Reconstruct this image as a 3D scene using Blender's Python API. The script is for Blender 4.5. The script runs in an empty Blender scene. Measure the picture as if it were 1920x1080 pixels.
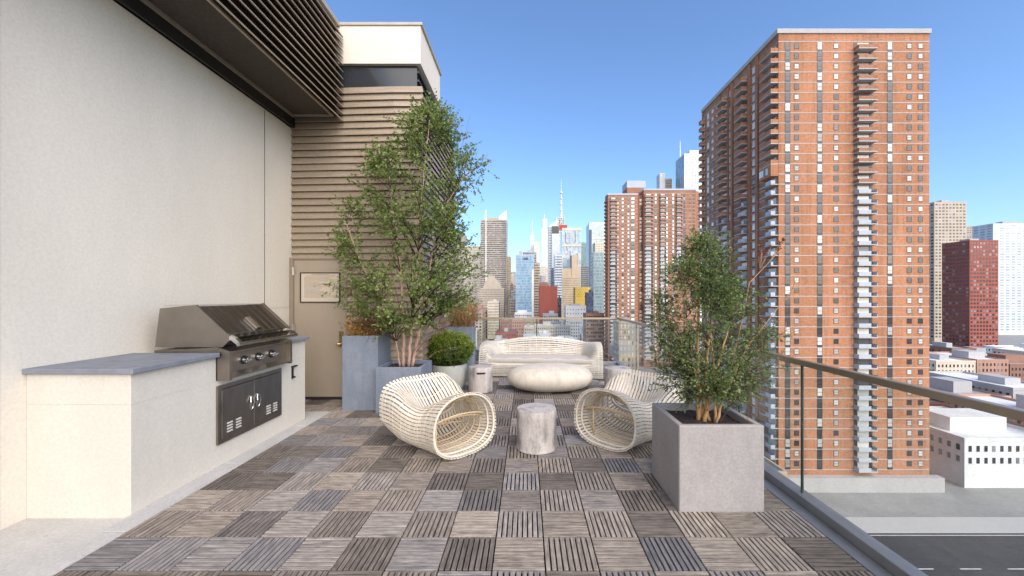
import bpy, math, random
import numpy as np
from mathutils import Vector, Matrix, noise as mnoise

R = math.radians
rng = random.Random(7)
sc = bpy.context.scene
COL = sc.collection

# ---------------------------------------------------------------- camera, sky, sun, exposure
FPX, VX, VY, CAMZ = 724.0, 987.0, 556.0, 1.55      # focal length in px of a 1920 px wide frame, vanishing point, eye height
cam_d = bpy.data.cameras.new('camera')
cam = bpy.data.objects.new('camera', cam_d)
COL.objects.link(cam)
cam.location = (0, 0, CAMZ)
cam.rotation_euler = (R(90), 0, 0)
cam_d.sensor_width = 36
cam_d.lens = 36 * FPX / 1920
cam_d.shift_x = (960 - VX) / 1920
cam_d.shift_y = (VY - 540) / 1920
cam_d.clip_start = 0.05
cam_d.clip_end = 20000
sc.camera = cam

SUN_EL, SUN_AZ = 38.0, 153.0     # azimuth clockwise from +Y (the view direction): behind, a little to the +X side
world = bpy.data.worlds.new('World')
sc.world = world
world.use_nodes = True
wn = world.node_tree
for n in list(wn.nodes):
    wn.nodes.remove(n)
wo = wn.nodes.new('ShaderNodeOutputWorld')
wb = wn.nodes.new('ShaderNodeBackground')
ws = wn.nodes.new('ShaderNodeTexSky')
ws.sky_type = 'NISHITA'
ws.sun_disc = False
ws.sun_elevation = R(SUN_EL)
ws.sun_rotation = R(SUN_AZ)
ws.altitude = 60
ws.air_density = 1.0
ws.dust_density = 1.2
ws.ozone_density = 6.5
wb.inputs['Strength'].default_value = 0.135
wn.links.new(ws.outputs[0], wb.inputs['Color'])
wn.links.new(wb.outputs[0], wo.inputs['Surface'])

sun_d = bpy.data.lights.new('sun', 'SUN')
sun = bpy.data.objects.new('sun', sun_d)
COL.objects.link(sun)
sun_d.energy = 2.45
sun_d.angle = R(80)      # no hard shadow anywhere on the terrace: hazy, soft light
sun_d.color = (1.0, 0.86, 0.68)
sd = Vector((math.sin(R(SUN_AZ)) * math.cos(R(SUN_EL)), math.cos(R(SUN_AZ)) * math.cos(R(SUN_EL)), math.sin(R(SUN_EL))))
sun.rotation_euler = sd.to_track_quat('Z', 'Y').to_euler()
sun.location = (20, -30, 60)

sc.view_settings.view_transform = 'Standard'
sc.view_settings.look = 'None'
sc.view_settings.gamma = 1
sc.view_settings.use_curve_mapping = False
sc.view_settings.exposure = 1.0
sc.render.engine = 'CYCLES'
sc.cycles.max_bounces = 10
sc.cycles.transparent_max_bounces = 16
sc.cycles.caustics_reflective = False
sc.cycles.caustics_refractive = False


def px(x, y, Y):
    """a pixel of the photograph at distance Y, as a point"""
    return Vector(((x - VX) * Y / FPX, Y, CAMZ - (y - VY) * Y / FPX))


# ---------------------------------------------------------------- mesh and object helpers
class MB:
    def __init__(s):
        s.v, s.f, s.m, s.t = [], [], [], []
        s.smooth = False

    def face(s, idx, mat=0, tone=0.0):
        s.f.append(tuple(idx)); s.m.append(mat); s.t.append(tone)

    def quad(s, a, b, c, d, mat=0, tone=0.0):
        n = len(s.v); s.v += [tuple(a), tuple(b), tuple(c), tuple(d)]
        s.face((n, n + 1, n + 2, n + 3), mat, tone)

    def box(s, x0, x1, y0, y1, z0, z1, mat=0, tone=0.0, skip=''):
        n = len(s.v)
        s.v += [(x0, y0, z0), (x1, y0, z0), (x1, y1, z0), (x0, y1, z0), (x0, y0, z1), (x1, y0, z1), (x1, y1, z1), (x0, y1, z1)]
        for key, q in (('b', (3, 2, 1, 0)), ('t', (4, 5, 6, 7)), ('f', (0, 1, 5, 4)), ('k', (2, 3, 7, 6)), ('l', (3, 0, 4, 7)), ('r', (1, 2, 6, 5))):
            if key not in skip:
                s.face([n + i for i in q], mat, tone)
        return s

    def cbox(s, x0, x1, y0, y1, z0, z1, c=0.005, mat=0, tone=0.0):
        """box with chamfered edges"""
        n0 = len(s.v)
        P = {}
        for i, (xa, sx) in enumerate(((x0, 1), (x1, -1))):
            for j, (ya, sy) in enumerate(((y0, 1), (y1, -1))):
                for k, (za, sz) in enumerate(((z0, 1), (z1, -1))):
                    for ax, p in enumerate(((xa, ya + sy * c, za + sz * c), (xa + sx * c, ya, za + sz * c), (xa + sx * c, ya + sy * c, za))):
                        P[i, j, k, ax] = len(s.v); s.v.append(p)
        F = []
        for i in (0, 1):
            q = [P[i, 0, 0, 0], P[i, 1, 0, 0], P[i, 1, 1, 0], P[i, 0, 1, 0]]; F.append(q if i else q[::-1])
            q = [P[0, i, 0, 1], P[1, i, 0, 1], P[1, i, 1, 1], P[0, i, 1, 1]]; F.append(q[::-1] if i else q)
            q = [P[0, 0, i, 2], P[1, 0, i, 2], P[1, 1, i, 2], P[0, 1, i, 2]]; F.append(q if i else q[::-1])
        cen = Vector(((x0 + x1) / 2, (y0 + y1) / 2, (z0 + z1) / 2))
        E = []
        for a in (0, 1):
            for b in (0, 1):
                E.append([P[0, a, b, 1], P[1, a, b, 1], P[1, a, b, 2], P[0, a, b, 2]])
                E.append([P[a, 0, b, 0], P[a, 1, b, 0], P[a, 1, b, 2], P[a, 0, b, 2]])
                E.append([P[a, b, 0, 0], P[a, b, 1, 0], P[a, b, 1, 1], P[a, b, 0, 1]])
                for d in (0, 1):
                    E.append([P[a, b, d, 0], P[a, b, d, 1], P[a, b, d, 2]])
        for q in E:
            vs = [Vector(s.v[i]) for i in q]
            nrm = (vs[1] - vs[0]).cross(vs[2] - vs[0])
            mid = sum(vs, Vector()) / len(vs)
            if nrm.dot(mid - cen) < 0:
                q = q[::-1]
            F.append(q)
        for q in F:
            s.face(q, mat, tone)
        return s

    def prism(s, poly, axis, a0, a1, mat=0, tone=0.0, caps=True):
        """extrude a closed 2-D polygon along an axis ('x': poly is (y,z); 'y': (x,z); 'z': (x,y))"""
        n = len(s.v); k = len(poly)
        for a in (a0, a1):
            for p in poly:
                s.v.append({'x': (a, p[0], p[1]), 'y': (p[0], a, p[1]), 'z': (p[0], p[1], a)}[axis])
        area = sum(poly[i][0] * poly[(i + 1) % k][1] - poly[(i + 1) % k][0] * poly[i][1] for i in range(k))
        flip = (area > 0) == (axis == 'y')
        for i in range(k):
            j = (i + 1) % k
            q = (n + i, n + j, n + k + j, n + k + i)
            s.face(q[::-1] if flip else q, mat, tone)
        if caps:
            b = tuple(range(n + k - 1, n - 1, -1)); t = tuple(range(n + k, n + 2 * k))
            s.face(b[::-1] if flip else b, mat, tone); s.face(t[::-1] if flip else t, mat, tone)
        return s

    def tube(s, pts, rad, sides=6, mat=0, tone=0.0, cap=True, closed=False):
        pts = [Vector(p) for p in pts]
        k = len(pts)
        if not hasattr(rad, '__len__'):
            rad = [rad] * k
        n = len(s.v)
        up = None
        for i in range(k):
            if closed:
                t = pts[(i + 1) % k] - pts[i - 1]
            else:
                t = pts[min(i + 1, k - 1)] - pts[max(i - 1, 0)]
            t = t.normalized() if t.length > 1e-9 else Vector((0, 0, 1))
            if up is None:
                up = t.orthogonal().normalized()
            up = (up - t * up.dot(t))
            up = up.normalized() if up.length > 1e-6 else t.orthogonal().normalized()
            w = t.cross(up)
            for q in range(sides):
                a = 2 * math.pi * q / sides
                s.v.append(tuple(pts[i] + (up * math.cos(a) + w * math.sin(a)) * rad[i]))
        for i in range(k if closed else k - 1):
            i2 = (i + 1) % k
            for q in range(sides):
                r2 = (q + 1) % sides
                s.face((n + i * sides + q, n + i * sides + r2, n + i2 * sides + r2, n + i2 * sides + q), mat, tone)
        if cap and not closed:
            s.face([n + q for q in range(sides)][::-1], mat, tone)
            s.face([n + (k - 1) * sides + q for q in range(sides)], mat, tone)
        return s

    def lathe(s, prof, seg=32, mat=0, c=(0, 0), cap=True, skip=None):
        n = len(s.v); k = len(prof)
        for r, z in prof:
            for q in range(seg):
                a = 2 * math.pi * q / seg
                s.v.append((c[0] + r * math.cos(a), c[1] + r * math.sin(a), z))
        for i in range(k - 1):
            for q in range(seg):
                if skip and skip(i, q):
                    continue
                r2 = (q + 1) % seg
                s.face((n + i * seg + q, n + i * seg + r2, n + (i + 1) * seg + r2, n + (i + 1) * seg + q), mat)
        if cap:
            s.face([n + q for q in range(seg)][::-1], mat)
            s.face([n + (k - 1) * seg + q for q in range(seg)], mat)
        return s

    def mesh(s, name, mats, smooth=None):
        me = bpy.data.meshes.new(name)
        me.from_pydata(s.v, [], s.f)
        for m in (mats if isinstance(mats, (list, tuple)) else [mats]):
            me.materials.append(m)
        me.polygons.foreach_set('material_index', s.m)
        if any(s.t):
            at = me.attributes.new('tone', 'FLOAT', 'FACE')
            at.data.foreach_set('value', s.t)
        sm = s.smooth if smooth is None else smooth
        if sm:
            me.polygons.foreach_set('use_smooth', [True] * len(s.f))
            if sm != 'all':
                me.set_sharp_from_angle(angle=R(38))
        me.update()
        return me

    def build(s, name, mats, parent=None, loc=(0, 0, 0), rot=(0, 0, 0), smooth=None):
        return link(name, s.mesh(name, mats, smooth), parent, loc, rot)


def link(name, data, parent=None, loc=(0, 0, 0), rot=(0, 0, 0), scale=(1, 1, 1)):
    o = bpy.data.objects.new(name, data)
    COL.objects.link(o)
    o.parent = parent
    o.location, o.rotation_euler, o.scale = loc, rot, scale
    return o


def tag(o, label, cat, group=None):
    o['label'] = label
    o['category'] = cat
    if group:
        o['group'] = group
    return o


def thing(name, label, cat, loc=(0, 0, 0), rz=0.0, group=None):
    return tag(link(name, None, None, loc, (0, 0, rz)), label, cat, group)


def structure(o):
    o['kind'] = 'structure'
    return o


def stuff(o):
    o['kind'] = 'stuff'
    return o


# ---------------------------------------------------------------- materials
class NT:
    def __init__(s, name):
        s.mat = bpy.data.materials.new(name)
        s.mat.use_nodes = True
        s.t = s.mat.node_tree
        s.p = s.t.nodes['Principled BSDF']
        s.out = s.t.nodes['Material Output']

    def n(s, kind, ins=None, **kw):
        nd = s.t.nodes.new(kind)
        for k, v in kw.items():
            setattr(nd, k, v)
        for k, v in (ins or {}).items():
            if isinstance(v, bpy.types.NodeSocket):
                s.t.links.new(v, nd.inputs[k])
            else:
                nd.inputs[k].default_value = v
        return nd

    def coord(s, which='Object', scale=(1, 1, 1), rot=(0, 0, 0)):
        c = s.n('ShaderNodeTexCoord')
        return s.n('ShaderNodeMapping', {0: c.outputs[which], 'Scale': scale, 'Rotation': rot}).outputs[0]

    def pos(s, scale=(1, 1, 1)):
        c = s.n('ShaderNodeNewGeometry')
        return s.n('ShaderNodeMapping', {0: c.outputs['Position'], 'Scale': scale}).outputs[0]

    def noise(s, vec, scale=5, detail=4, rough=.6):
        return s.n('ShaderNodeTexNoise', {'Vector': vec, 'Scale': scale, 'Detail': detail, 'Roughness': rough}).outputs[0]

    def ramp(s, fac, stops):
        r = s.n('ShaderNodeValToRGB', {0: fac})
        e = r.color_ramp.elements
        while len(e) < len(stops):
            e.new(.5)
        for el, (p, c) in zip(e, stops):
            el.position = p
            el.color = (c, c, c, 1) if not hasattr(c, '__len__') else (*c, 1)
        return r.outputs[0]

    def mix(s, fac, a, b, mode='MIX'):
        m = s.n('ShaderNodeMix', data_type='RGBA', blend_type=mode)
        for sock, v in ((m.inputs[0], fac), (m.inputs[6], a), (m.inputs[7], b)):
            if isinstance(v, bpy.types.NodeSocket):
                s.t.links.new(v, sock)
            elif hasattr(v, '__len__'):
                sock.default_value = (*v, 1) if len(v) == 3 else v
            else:
                sock.default_value = v
        return m.outputs[2]

    def math(s, op, a, b=0.0):
        m = s.n('ShaderNodeMath', operation=op)
        for i, v in enumerate((a, b)):
            if isinstance(v, bpy.types.NodeSocket):
                s.t.links.new(v, m.inputs[i])
            else:
                m.inputs[i].default_value = v
        return m.outputs[0]

    def bump(s, h, strength=.3, dist=.01):
        b = s.n('ShaderNodeBump', {'Height': h, 'Strength': strength, 'Distance': dist})
        s.t.links.new(b.outputs[0], s.p.inputs['Normal'])

    def set(s, color=None, rough=None, metal=None, **kw):
        for k, v in (('Base Color', color), ('Roughness', rough), ('Metallic', metal), *kw.items()):
            if v is None:
                continue
            k = k.replace('_', ' ')
            if isinstance(v, bpy.types.NodeSocket):
                s.t.links.new(v, s.p.inputs[k])
            elif hasattr(v, '__len__') and len(v) == 3:
                s.p.inputs[k].default_value = (*v, 1)
            else:
                s.p.inputs[k].default_value = v
        return s.mat

    def tone(s):
        a = s.n('ShaderNodeAttribute', attribute_name='tone').outputs['Fac']
        o = s.n('ShaderNodeObjectInfo').outputs['Random']
        return s.math('FRACT', s.math('ADD', a, o))


def mat_plain(name, col, rough=.6, metal=0., var=.12, scale=6, bump=.05, dist=.004, stretch=(1, 1, 1), world_space=False, **kw):
    m = NT(name)
    c = m.pos(stretch) if world_space else m.coord('Object', stretch)
    f = m.noise(c, scale, 5, .65)
    lo = tuple(max(0, x * (1 - var)) for x in col)
    hi = tuple(min(1, x * (1 + var)) for x in col)
    colr = m.ramp(f, [(.25, lo), (.75, hi)])
    rr = m.ramp(m.noise(c, scale * 2.3, 3), [(.3, max(0, rough - .08)), (.7, min(1, rough + .08))])
    if bump:
        m.bump(m.noise(c, scale * 14, 3), bump, dist)
    return m.set(colr, rr, metal, **kw)


def mat_concrete(name, col, stain, streak=(3, 3, .5), amount=.5, pores=.5, patch=None):
    m = NT(name)
    c = m.coord('Object')
    r = m.n('ShaderNodeObjectInfo').outputs['Random']
    off = m.n('ShaderNodeVectorMath', {0: c, 1: m.n('ShaderNodeCombineXYZ', {0: m.math('MULTIPLY', r, 13.), 1: m.math('MULTIPLY', r, 7.), 2: 0.}).outputs[0]}, operation='ADD').outputs[0]
    big = m.noise(off, 3.2, 6, .62)
    sv = m.n('ShaderNodeMapping', {0: off, 'Scale': streak}).outputs[0]
    st = m.noise(sv, 6.5, 5, .7)
    f = m.ramp(m.math('ADD', m.math('MULTIPLY', big, .5), m.math('MULTIPLY', st, .5)), [(.42, 0), (.62, 1)])
    base = m.mix(m.math('MULTIPLY', f, amount), col, stain)
    if patch:
        pv = m.n('ShaderNodeMapping', {0: off, 'Scale': (1.6, 1.6, .7), 'Location': (3.1, 1.7, 5.)}).outputs[0]
        pf = m.ramp(m.noise(pv, 4.2, 5, .6), [(.50, 0), (.64, 1)])
        base = m.mix(m.math('MULTIPLY', pf, patch[1]), base, patch[0])
    fine = m.ramp(m.noise(off, 60, 4, .7), [(.3, .82), (.7, 1.08)])
    base = m.mix(1., base, fine, 'MULTIPLY')
    spots = m.ramp(m.noise(off, 24, 2, .5), [(.24, .55), (.31, 1)])
    base = m.mix(pores, base, m.mix(1., base, spots, 'MULTIPLY'))
    m.bump(m.noise(off, 90, 4), .18, .003)
    return m.set(base, .78)


M = {}
# stucco walls
def mk_stucco(name, col):
    m = NT(name)
    c = m.pos()
    big = m.noise(m.pos((1, 1, .35)), 1.1, 5, .6)
    colr = m.mix(m.ramp(big, [(.35, 0), (.7, 1)]), tuple(x * .9 for x in col), col)
    fine = m.ramp(m.noise(c, 45, 4, .7), [(.3, .9), (.7, 1.04)])
    m.bump(m.noise(c, 130, 4, .7), .35, .004)
    return m.set(m.mix(1., colr, fine, 'MULTIPLY'), .85)
M['stucco'] = mk_stucco('stucco', (.76, .70, .605))
M['counter_stucco'] = mk_stucco('counter_stucco', (.67, .625, .55))

def mk_louvre():
    m = NT('bronze_louvre')
    c = m.pos((.5, .5, 6))
    r = m.n('ShaderNodeObjectInfo').outputs['Random']
    f = m.noise(c, 3.0, 5, .6)
    col = m.mix(m.ramp(f, [(.3, 0), (.75, 1)]), (.34, .265, .19), (.44, .355, .265))
    col = m.mix(m.math('MULTIPLY', r, .35), col, (.48, .40, .31))
    spots = m.ramp(m.noise(m.pos(), 24, 3, .6), [(.3, .86), (.6, 1.)])
    col = m.mix(1., col, spots, 'MULTIPLY')
    return m.set(col, m.ramp(m.noise(m.pos((1, 1, 3)), 9, 4), [(.3, .36), (.7, .52)]), .35)
M['louvre'] = mk_louvre()
M['dark_metal'] = mat_plain('dark_metal', (.035, .032, .03), .5, .3, .2, 8, .02)
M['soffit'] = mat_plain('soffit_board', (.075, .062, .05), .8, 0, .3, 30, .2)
M['pale_trim'] = mat_plain('pale_trim', (.42, .38, .31), .5, .3, .08)
M['door'] = mat_plain('door_paint', (.36, .295, .225), .42, .1, .09, 2.2, .04, .002, (1, 1, .4), True)
M['door_frame'] = mat_plain('door_frame_paint', (.27, .21, .155), .45, .1, .08, 3)
M['vent'] = mat_plain('sky_tinted_vent', (.62, .60, .56), .4, .3, .1, 10, .02)  # paler than the door steel: sky reflection put into the colour
M['steel'] = mat_plain('hinge_steel', (.5, .47, .42), .32, .9, .1, 10, .02)
M['brass'] = mat_plain('brass', (.44, .33, .16), .35, .9, .15, 20, .03)
M['slot'] = mat_plain('black_plastic', (.012, .012, .012), .5, 0, .2, 20, .02)

def mk_steel(name, col, rough, waves=0.0, grain=(2, 40, 2)):
    m = NT(name)
    c = m.coord('Object', grain)
    g = m.noise(c, 14, 3, .7)
    blot = m.noise(m.coord('Object', (1, 2.5, 1)), 5, 4)
    colr = m.mix(m.ramp(blot, [(.3, 0), (.7, 1)]), tuple(x * .8 for x in col), col)
    if waves:
        cc = m.coord('Object')
        w = m.n('ShaderNodeTexWave', {'Vector': cc, 'Scale': 3.1, 'Distortion': 1.6, 'Detail': 1.0, 'Detail Scale': .6}, bands_direction='Y').outputs['Fac']
        h = m.math('ADD', m.math('MULTIPLY', w, 1.), m.math('MULTIPLY', g, .04))
        m.bump(h, waves, .02)
    else:
        m.bump(g, .06, .001)
    rr = m.ramp(m.noise(m.coord('Object'), 7, 4), [(.3, rough - .06), (.7, rough + .1)])
    return m.set(colr, rr, 1.0)
M['brushed'] = mk_steel('brushed_stainless', (.34, .30, .255), .36)
M['hood'] = mk_steel('hood_stainless', (.21, .18, .15), .36, .35)
M['bar_steel'] = mk_steel('bar_stainless', (.50, .46, .41), .30)
M['chrome'] = mk_steel('chrome', (.75, .75, .76), .12)
M['cabinet_steel'] = mk_steel('cabinet_stainless', (.33, .295, .26), .34, 0, (2, 2, 40))
M['bluestone'] = mat_plain('bluestone_top', (.20, .215, .25), .62, 0, .2, 9, .2, .003)

M['slate_planter'] = mat_concrete('slate_blue_planter', (.175, .205, .26), (.27, .295, .335), (2, 2, .6), .6, .3)
M['taupe_planter'] = mat_concrete('grey_concrete_planter', (.40, .365, .35), (.31, .28, .265), (2, 2, .7), .5, .25)
M['pot'] = mat_concrete('pale_concrete_pot', (.46, .46, .42), (.36, .37, .33), (3, 3, .6), .6, .3)
M['stool'] = mat_concrete('stained_concrete_stool', (.57, .515, .475), (.36, .32, .30), (4, 4, .35), .75, .4, ((.17, .155, .15), .75))
M['table'] = mat_concrete('cream_concrete_table', (.68, .61, .51), (.54, .48, .40), (3, 3, .5), .6, .5, ((.40, .36, .31), .32))
M['kerb'] = mat_concrete('pale_concrete', (.50, .49, .47), (.40, .39, .38), (1, 1, 1), .6, .5)

def mk_soil():
    m = NT('bark_mulch')
    c = m.coord('Object')
    f = m.noise(c, 45, 5, .7)
    m.bump(f, 1., .03)
    return m.set(m.ramp(f, [(.3, (.02, .013, .01)), (.55, (.085, .05, .035)), (.75, (.2, .14, .1))]), .9)
M['soil'] = mk_soil()

def mk_deckwood():
    m = NT('weathered_deck_wood')
    r = m.n('ShaderNodeObjectInfo').outputs['Random']
    a = m.n('ShaderNodeAttribute', attribute_name='tone').outputs['Fac']
    c = m.n('ShaderNodeTexCoord').outputs['Object']
    k = m.n('ShaderNodeCombineXYZ', {0: m.math('MULTIPLY', r, 31.), 1: m.math('ADD', m.math('MULTIPLY', r, 17.), m.math('MULTIPLY', a, 3.)), 2: m.math('MULTIPLY', a, 9.)}).outputs[0]
    v = m.n('ShaderNodeVectorMath', {0: c, 1: k}, operation='ADD').outputs[0]
    grain = m.noise(m.n('ShaderNodeMapping', {0: v, 'Scale': (3.0, 42, 42)}).outputs[0], 2.2, 6, .7)
    wear = m.noise(m.n('ShaderNodeMapping', {0: v, 'Scale': (6, 16, 16)}).outputs[0], 1.6, 5, .7)
    tone = m.math('ADD', m.math('MULTIPLY', r, .6), m.math('MULTIPLY', a, .4))
    dark = m.ramp(tone, [(.1, (.042, .034, .030)), (.5, (.088, .071, .061)), (.9, (.17, .142, .12))])
    cool = m.ramp(m.math('FRACT', m.math('MULTIPLY', r, 7.31)), [(.6, 0), (.95, 1)])
    dark = m.mix(m.math('MULTIPLY', cool, .5), dark, (.115, .122, .145))
    pale = m.mix(m.math('MULTIPLY', cool, .5), (.58, .49, .41), (.43, .43, .45))
    f1 = m.ramp(grain, [(.38, 0), (.72, 1)])
    f2 = m.ramp(wear, [(.36, .0), (.68, .9)])
    f = m.math('MULTIPLY', m.math('ADD', m.math('MULTIPLY', f1, .65), m.math('MULTIPLY', f2, .45)), m.ramp(r, [(0, .30), (1, 1.)]))
    col = m.mix(f, dark, pale)
    crack = m.ramp(m.noise(m.n('ShaderNodeMapping', {0: v, 'Scale': (2, 90, 90)}).outputs[0], 2, 4), [(.3, .5), (.4, 1)])
    col = m.mix(1., col, crack, 'MULTIPLY')
    m.bump(grain, .5, .004)
    return m.set(col, .82)
M['deckwood'] = mk_deckwood()
M['membrane'] = mat_plain('dark_membrane', (.02, .02, .02), .9, 0, .3, 5)

def mk_rattan(name, a, b, rough=.55):
    m = NT(name)
    r = m.n('ShaderNodeObjectInfo').outputs['Random']
    c = m.coord('Object')
    f = m.noise(c, 7, 5, .65)
    col = m.mix(m.ramp(f, [(.3, 0), (.75, 1)]), a, b)
    col = m.mix(m.math('MULTIPLY', r, .3), col, tuple(x * .78 for x in a))
    grime = m.ramp(m.noise(c, 26, 4, .7), [(.3, .84), (.55, 1)])
    m.bump(m.noise(c, 60, 3), .12, .002)
    return m.set(m.mix(1., col, grime, 'MULTIPLY'), rough)
M['rattan'] = mk_rattan('whitewashed_rattan', (.66, .575, .46), (.80, .735, .63))
M['sofa_rattan'] = mk_rattan('pale_rattan', (.58, .525, .44), (.72, .67, .58))
M['cane'] = mk_rattan('golden_cane', (.60, .43, .24), (.72, .58, .40), .45)
M['canvas'] = mat_plain('canvas_cushion', (.50, .455, .405), .9, 0, .06, 12, .25, .002)

def mk_leaf(name, stops, trans=.25, rough=.5):
    m = NT(name)
    a = m.n('ShaderNodeAttribute', attribute_name='tone').outputs['Fac']
    col = m.ramp(a, stops)
    m.set(col, rough)
    tr = m.n('ShaderNodeBsdfTranslucent', {'Color': col})
    mx = m.n('ShaderNodeMixShader', {0: trans, 1: m.p.outputs[0], 2: tr.outputs[0]})
    m.t.links.new(mx.outputs[0], m.out.inputs['Surface'])
    return m.mat
M['leaf_birch'] = mk_leaf('birch_leaf', [(0, (.065, .105, .025)), (.4, (.16, .23, .055)), (.8, (.26, .335, .09)), (1, (.38, .43, .16))], .45)
M['leaf_small'] = mk_leaf('small_leaf', [(0, (.065, .10, .03)), (.4, (.15, .215, .06)), (.8, (.24, .31, .10)), (1, (.38, .42, .20))], .45)
M['leaf_box'] = mk_leaf('boxwood_leaf', [(0, (.05, .085, .012)), (.45, (.16, .23, .022)), (1, (.36, .42, .05))], .35)
M['leaf_gold'] = mk_leaf('golden_leaf', [(0, (.16, .085, .02)), (.5, (.42, .22, .04)), (1, (.58, .36, .09))], .3)
M['leaf_brown'] = mk_leaf('dried_petal', [(0, (.11, .035, .015)), (1, (.30, .11, .05))], .2)
M['straw'] = mk_leaf('straw_blade', [(0, (.30, .17, .075)), (.5, (.46, .28, .13)), (1, (.62, .43, .23))], .2, .7)
M['bark_pink'] = mat_plain('peeling_pink_bark', (.46, .30, .23), .8, 0, .4, 30, .6, .006, (1, 1, .35))
M['bark_tan'] = mat_plain('tan_bark', (.50, .29, .13), .75, 0, .3, 26, .5, .006, (1, 1, .3))
M['twig_red'] = mat_plain('red_twig', (.20, .06, .045), .7, 0, .3, 20, .1)
M['twig_dark'] = mat_plain('dark_twig', (.055, .035, .025), .8, 0, .3, 20, .1)
M['twig_tan'] = mat_plain('tan_twig', (.42, .23, .12), .7, 0, .3, 20, .1)
M['hose'] = mat_plain('black_hose', (.02, .02, .022), .45, 0, .1, 5)

def mk_glass():
    m = NT('railing_glass')
    geo = m.n('ShaderNodeNewGeometry')
    cosi = m.math('ABSOLUTE', m.n('ShaderNodeVectorMath', {0: geo.outputs['Normal'], 1: geo.outputs['Incoming']}, operation='DOT_PRODUCT').outputs['Value'])
    lw = m.math('ADD', .035, m.math('MULTIPLY', .9, m.math('POWER', m.math('SUBTRACT', 1., cosi), 5.)))
    dust = m.ramp(m.noise(m.pos((1, 1, .4)), 3, 4), [(.4, 0), (.8, .05)])
    t = m.n('ShaderNodeBsdfTransparent', {'Color': (.93, .955, .945, 1)})
    g = m.n('ShaderNodeBsdfGlossy', {'Color': (1, 1, 1, 1), 'Roughness': .02})
    d = m.n('ShaderNodeBsdfDiffuse', {'Color': (.75, .76, .76, 1)})
    a = m.n('ShaderNodeMixShader', {0: dust, 1: t.outputs[0], 2: d.outputs[0]})
    b = m.n('ShaderNodeMixShader', {0: lw, 1: a.outputs[0], 2: g.outputs[0]})
    m.t.links.new(b.outputs[0], m.out.inputs['Surface'])
    return m.mat
M['glass'] = mk_glass()
M['handrail'] = mat_plain('champagne_metal', (.36, .29, .21), .38, .6, .08, 6, .02)
M['alu'] = mat_plain('grey_aluminium', (.34, .34, .34), .45, .7, .1, 6, .02)
M['glass_edge'] = mat_plain('glass_edge', (.06, .09, .085), .2, 0, .1, 6, 0)

# city
def mk_wall(name, col, var=.12, rough=.85, scale=.15, joints=0.0):
    m = NT(name)
    c = m.pos()
    f = m.noise(m.pos((1, 1, .4)), scale, 6, .7)
    colr = m.mix(m.ramp(f, [(.3, 0), (.7, 1)]), tuple(x * (1 - var) for x in col), tuple(min(1, x * (1 + var)) for x in col))
    fine = m.ramp(m.noise(m.pos((1, 1, 4)), 1.2, 4, .7), [(.3, .86), (.7, 1.1)])
    return m.set(m.mix(1., colr, fine, 'MULTIPLY'), rough)

def mk_win(name, dark, pale, share=.4, rough=.12):
    m = NT(name)
    t = m.tone()
    col = m.ramp(t, [(0, dark), (1 - share, tuple(x * 1.6 for x in dark)), (1 - share + .04, tuple(x * .6 for x in pale)), (1, pale)])
    return m.set(col, rough)

def mk_brick(name, col):
    m = NT(name)
    big = m.ramp(m.noise(m.pos((1, 1, .25)), .11, 6, .7), [(.3, .74), (.7, 1.14)])
    mott = m.ramp(m.noise(m.pos((1, 1, 2.2)), 1.1, 5, .75), [(.3, .72), (.7, 1.2)])
    pale = m.ramp(m.noise(m.pos((.6, .6, 1.4)), .35, 6, .75), [(.5, 0), (.8, .5)])
    c = m.mix(pale, col, tuple(min(1, x * 1.15 + .04) for x in col))
    c = m.mix(1., c, big, 'MULTIPLY')
    c = m.mix(1., c, mott, 'MULTIPLY')
    streak = m.ramp(m.noise(m.pos((1.3, 1.3, .05)), .9, 4, .6), [(.32, .72), (.5, 1)])
    return m.set(m.mix(.8, c, m.mix(1., c, streak, 'MULTIPLY')), .92)
M['brick_near'] = mk_brick('orange_brick', (.43, .195, .10))
M['brick_far'] = mk_brick('russet_brick', (.37, .175, .10))
M['slab'] = mk_wall('grey_slab_edge', (.42, .40, .385), .08)
M['panel_grey'] = mk_wall('grey_balcony_panel', (.42, .45, .50), .08)
M['win_tower'] = mk_win('tower_window', (.035, .038, .042), (.62, .62, .58), .42)
M['win_pale'] = mk_win('curtained_window', (.10, .10, .10), (.80, .78, .70), .8)
M['win_dark'] = mk_win('dark_window', (.025, .028, .032), (.25, .27, .28), .25)
M['win_blue'] = mk_win('blue_glass', (.17, .28, .38), (.33, .46, .55), .5, .08)
M['win_grey'] = mk_win('grey_glass', (.24, .29, .33), (.48, .54, .58), .5, .1)
M['win_green'] = mk_win('green_glass', (.22, .34, .31), (.48, .58, .52), .5, .1)
M['spandrel'] = mk_wall('black_spandrel', (.03, .03, .032), .2, .4)
WALLS = {'brown': (.40, .34, .28), 'beige': (.50, .42, .33), 'cream': (.66, .58, .46), 'white': (.70, .69, .665), 'grey': (.42, .42, .42), 'redbrick': (.31, .085, .06),
         'tan': (.48, .38, .27), 'dark': (.10, .10, .11), 'blue': (.40, .52, .60), 'navy': (.10, .13, .20), 'yellow': (.85, .58, .13), 'silver': (.58, .62, .66),
         'green': (.42, .56, .50), 'rust': (.30, .16, .115), 'roof_white': (.72, .73, .75), 'roof_grey': (.33, .34, .36), 'roof_dark': (.13, .12, .12), 'pinkbrick': (.47, .27, .2),
         'red': (.45, .06, .04), 'teal': (.2, .5, .6), 'purple': (.16, .10, .14)}
for k, v in WALLS.items():
    M['w_' + k] = mk_wall('facade_' + k, v)
M['asphalt'] = mk_wall('asphalt', (.055, .055, .058), .3, .9, .05)
M['pavement'] = mk_wall('pavement', (.28, .28, .27), .15, .9, .1)
M['white_paint'] = mk_wall('road_paint', (.7, .7, .68), .1)


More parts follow.
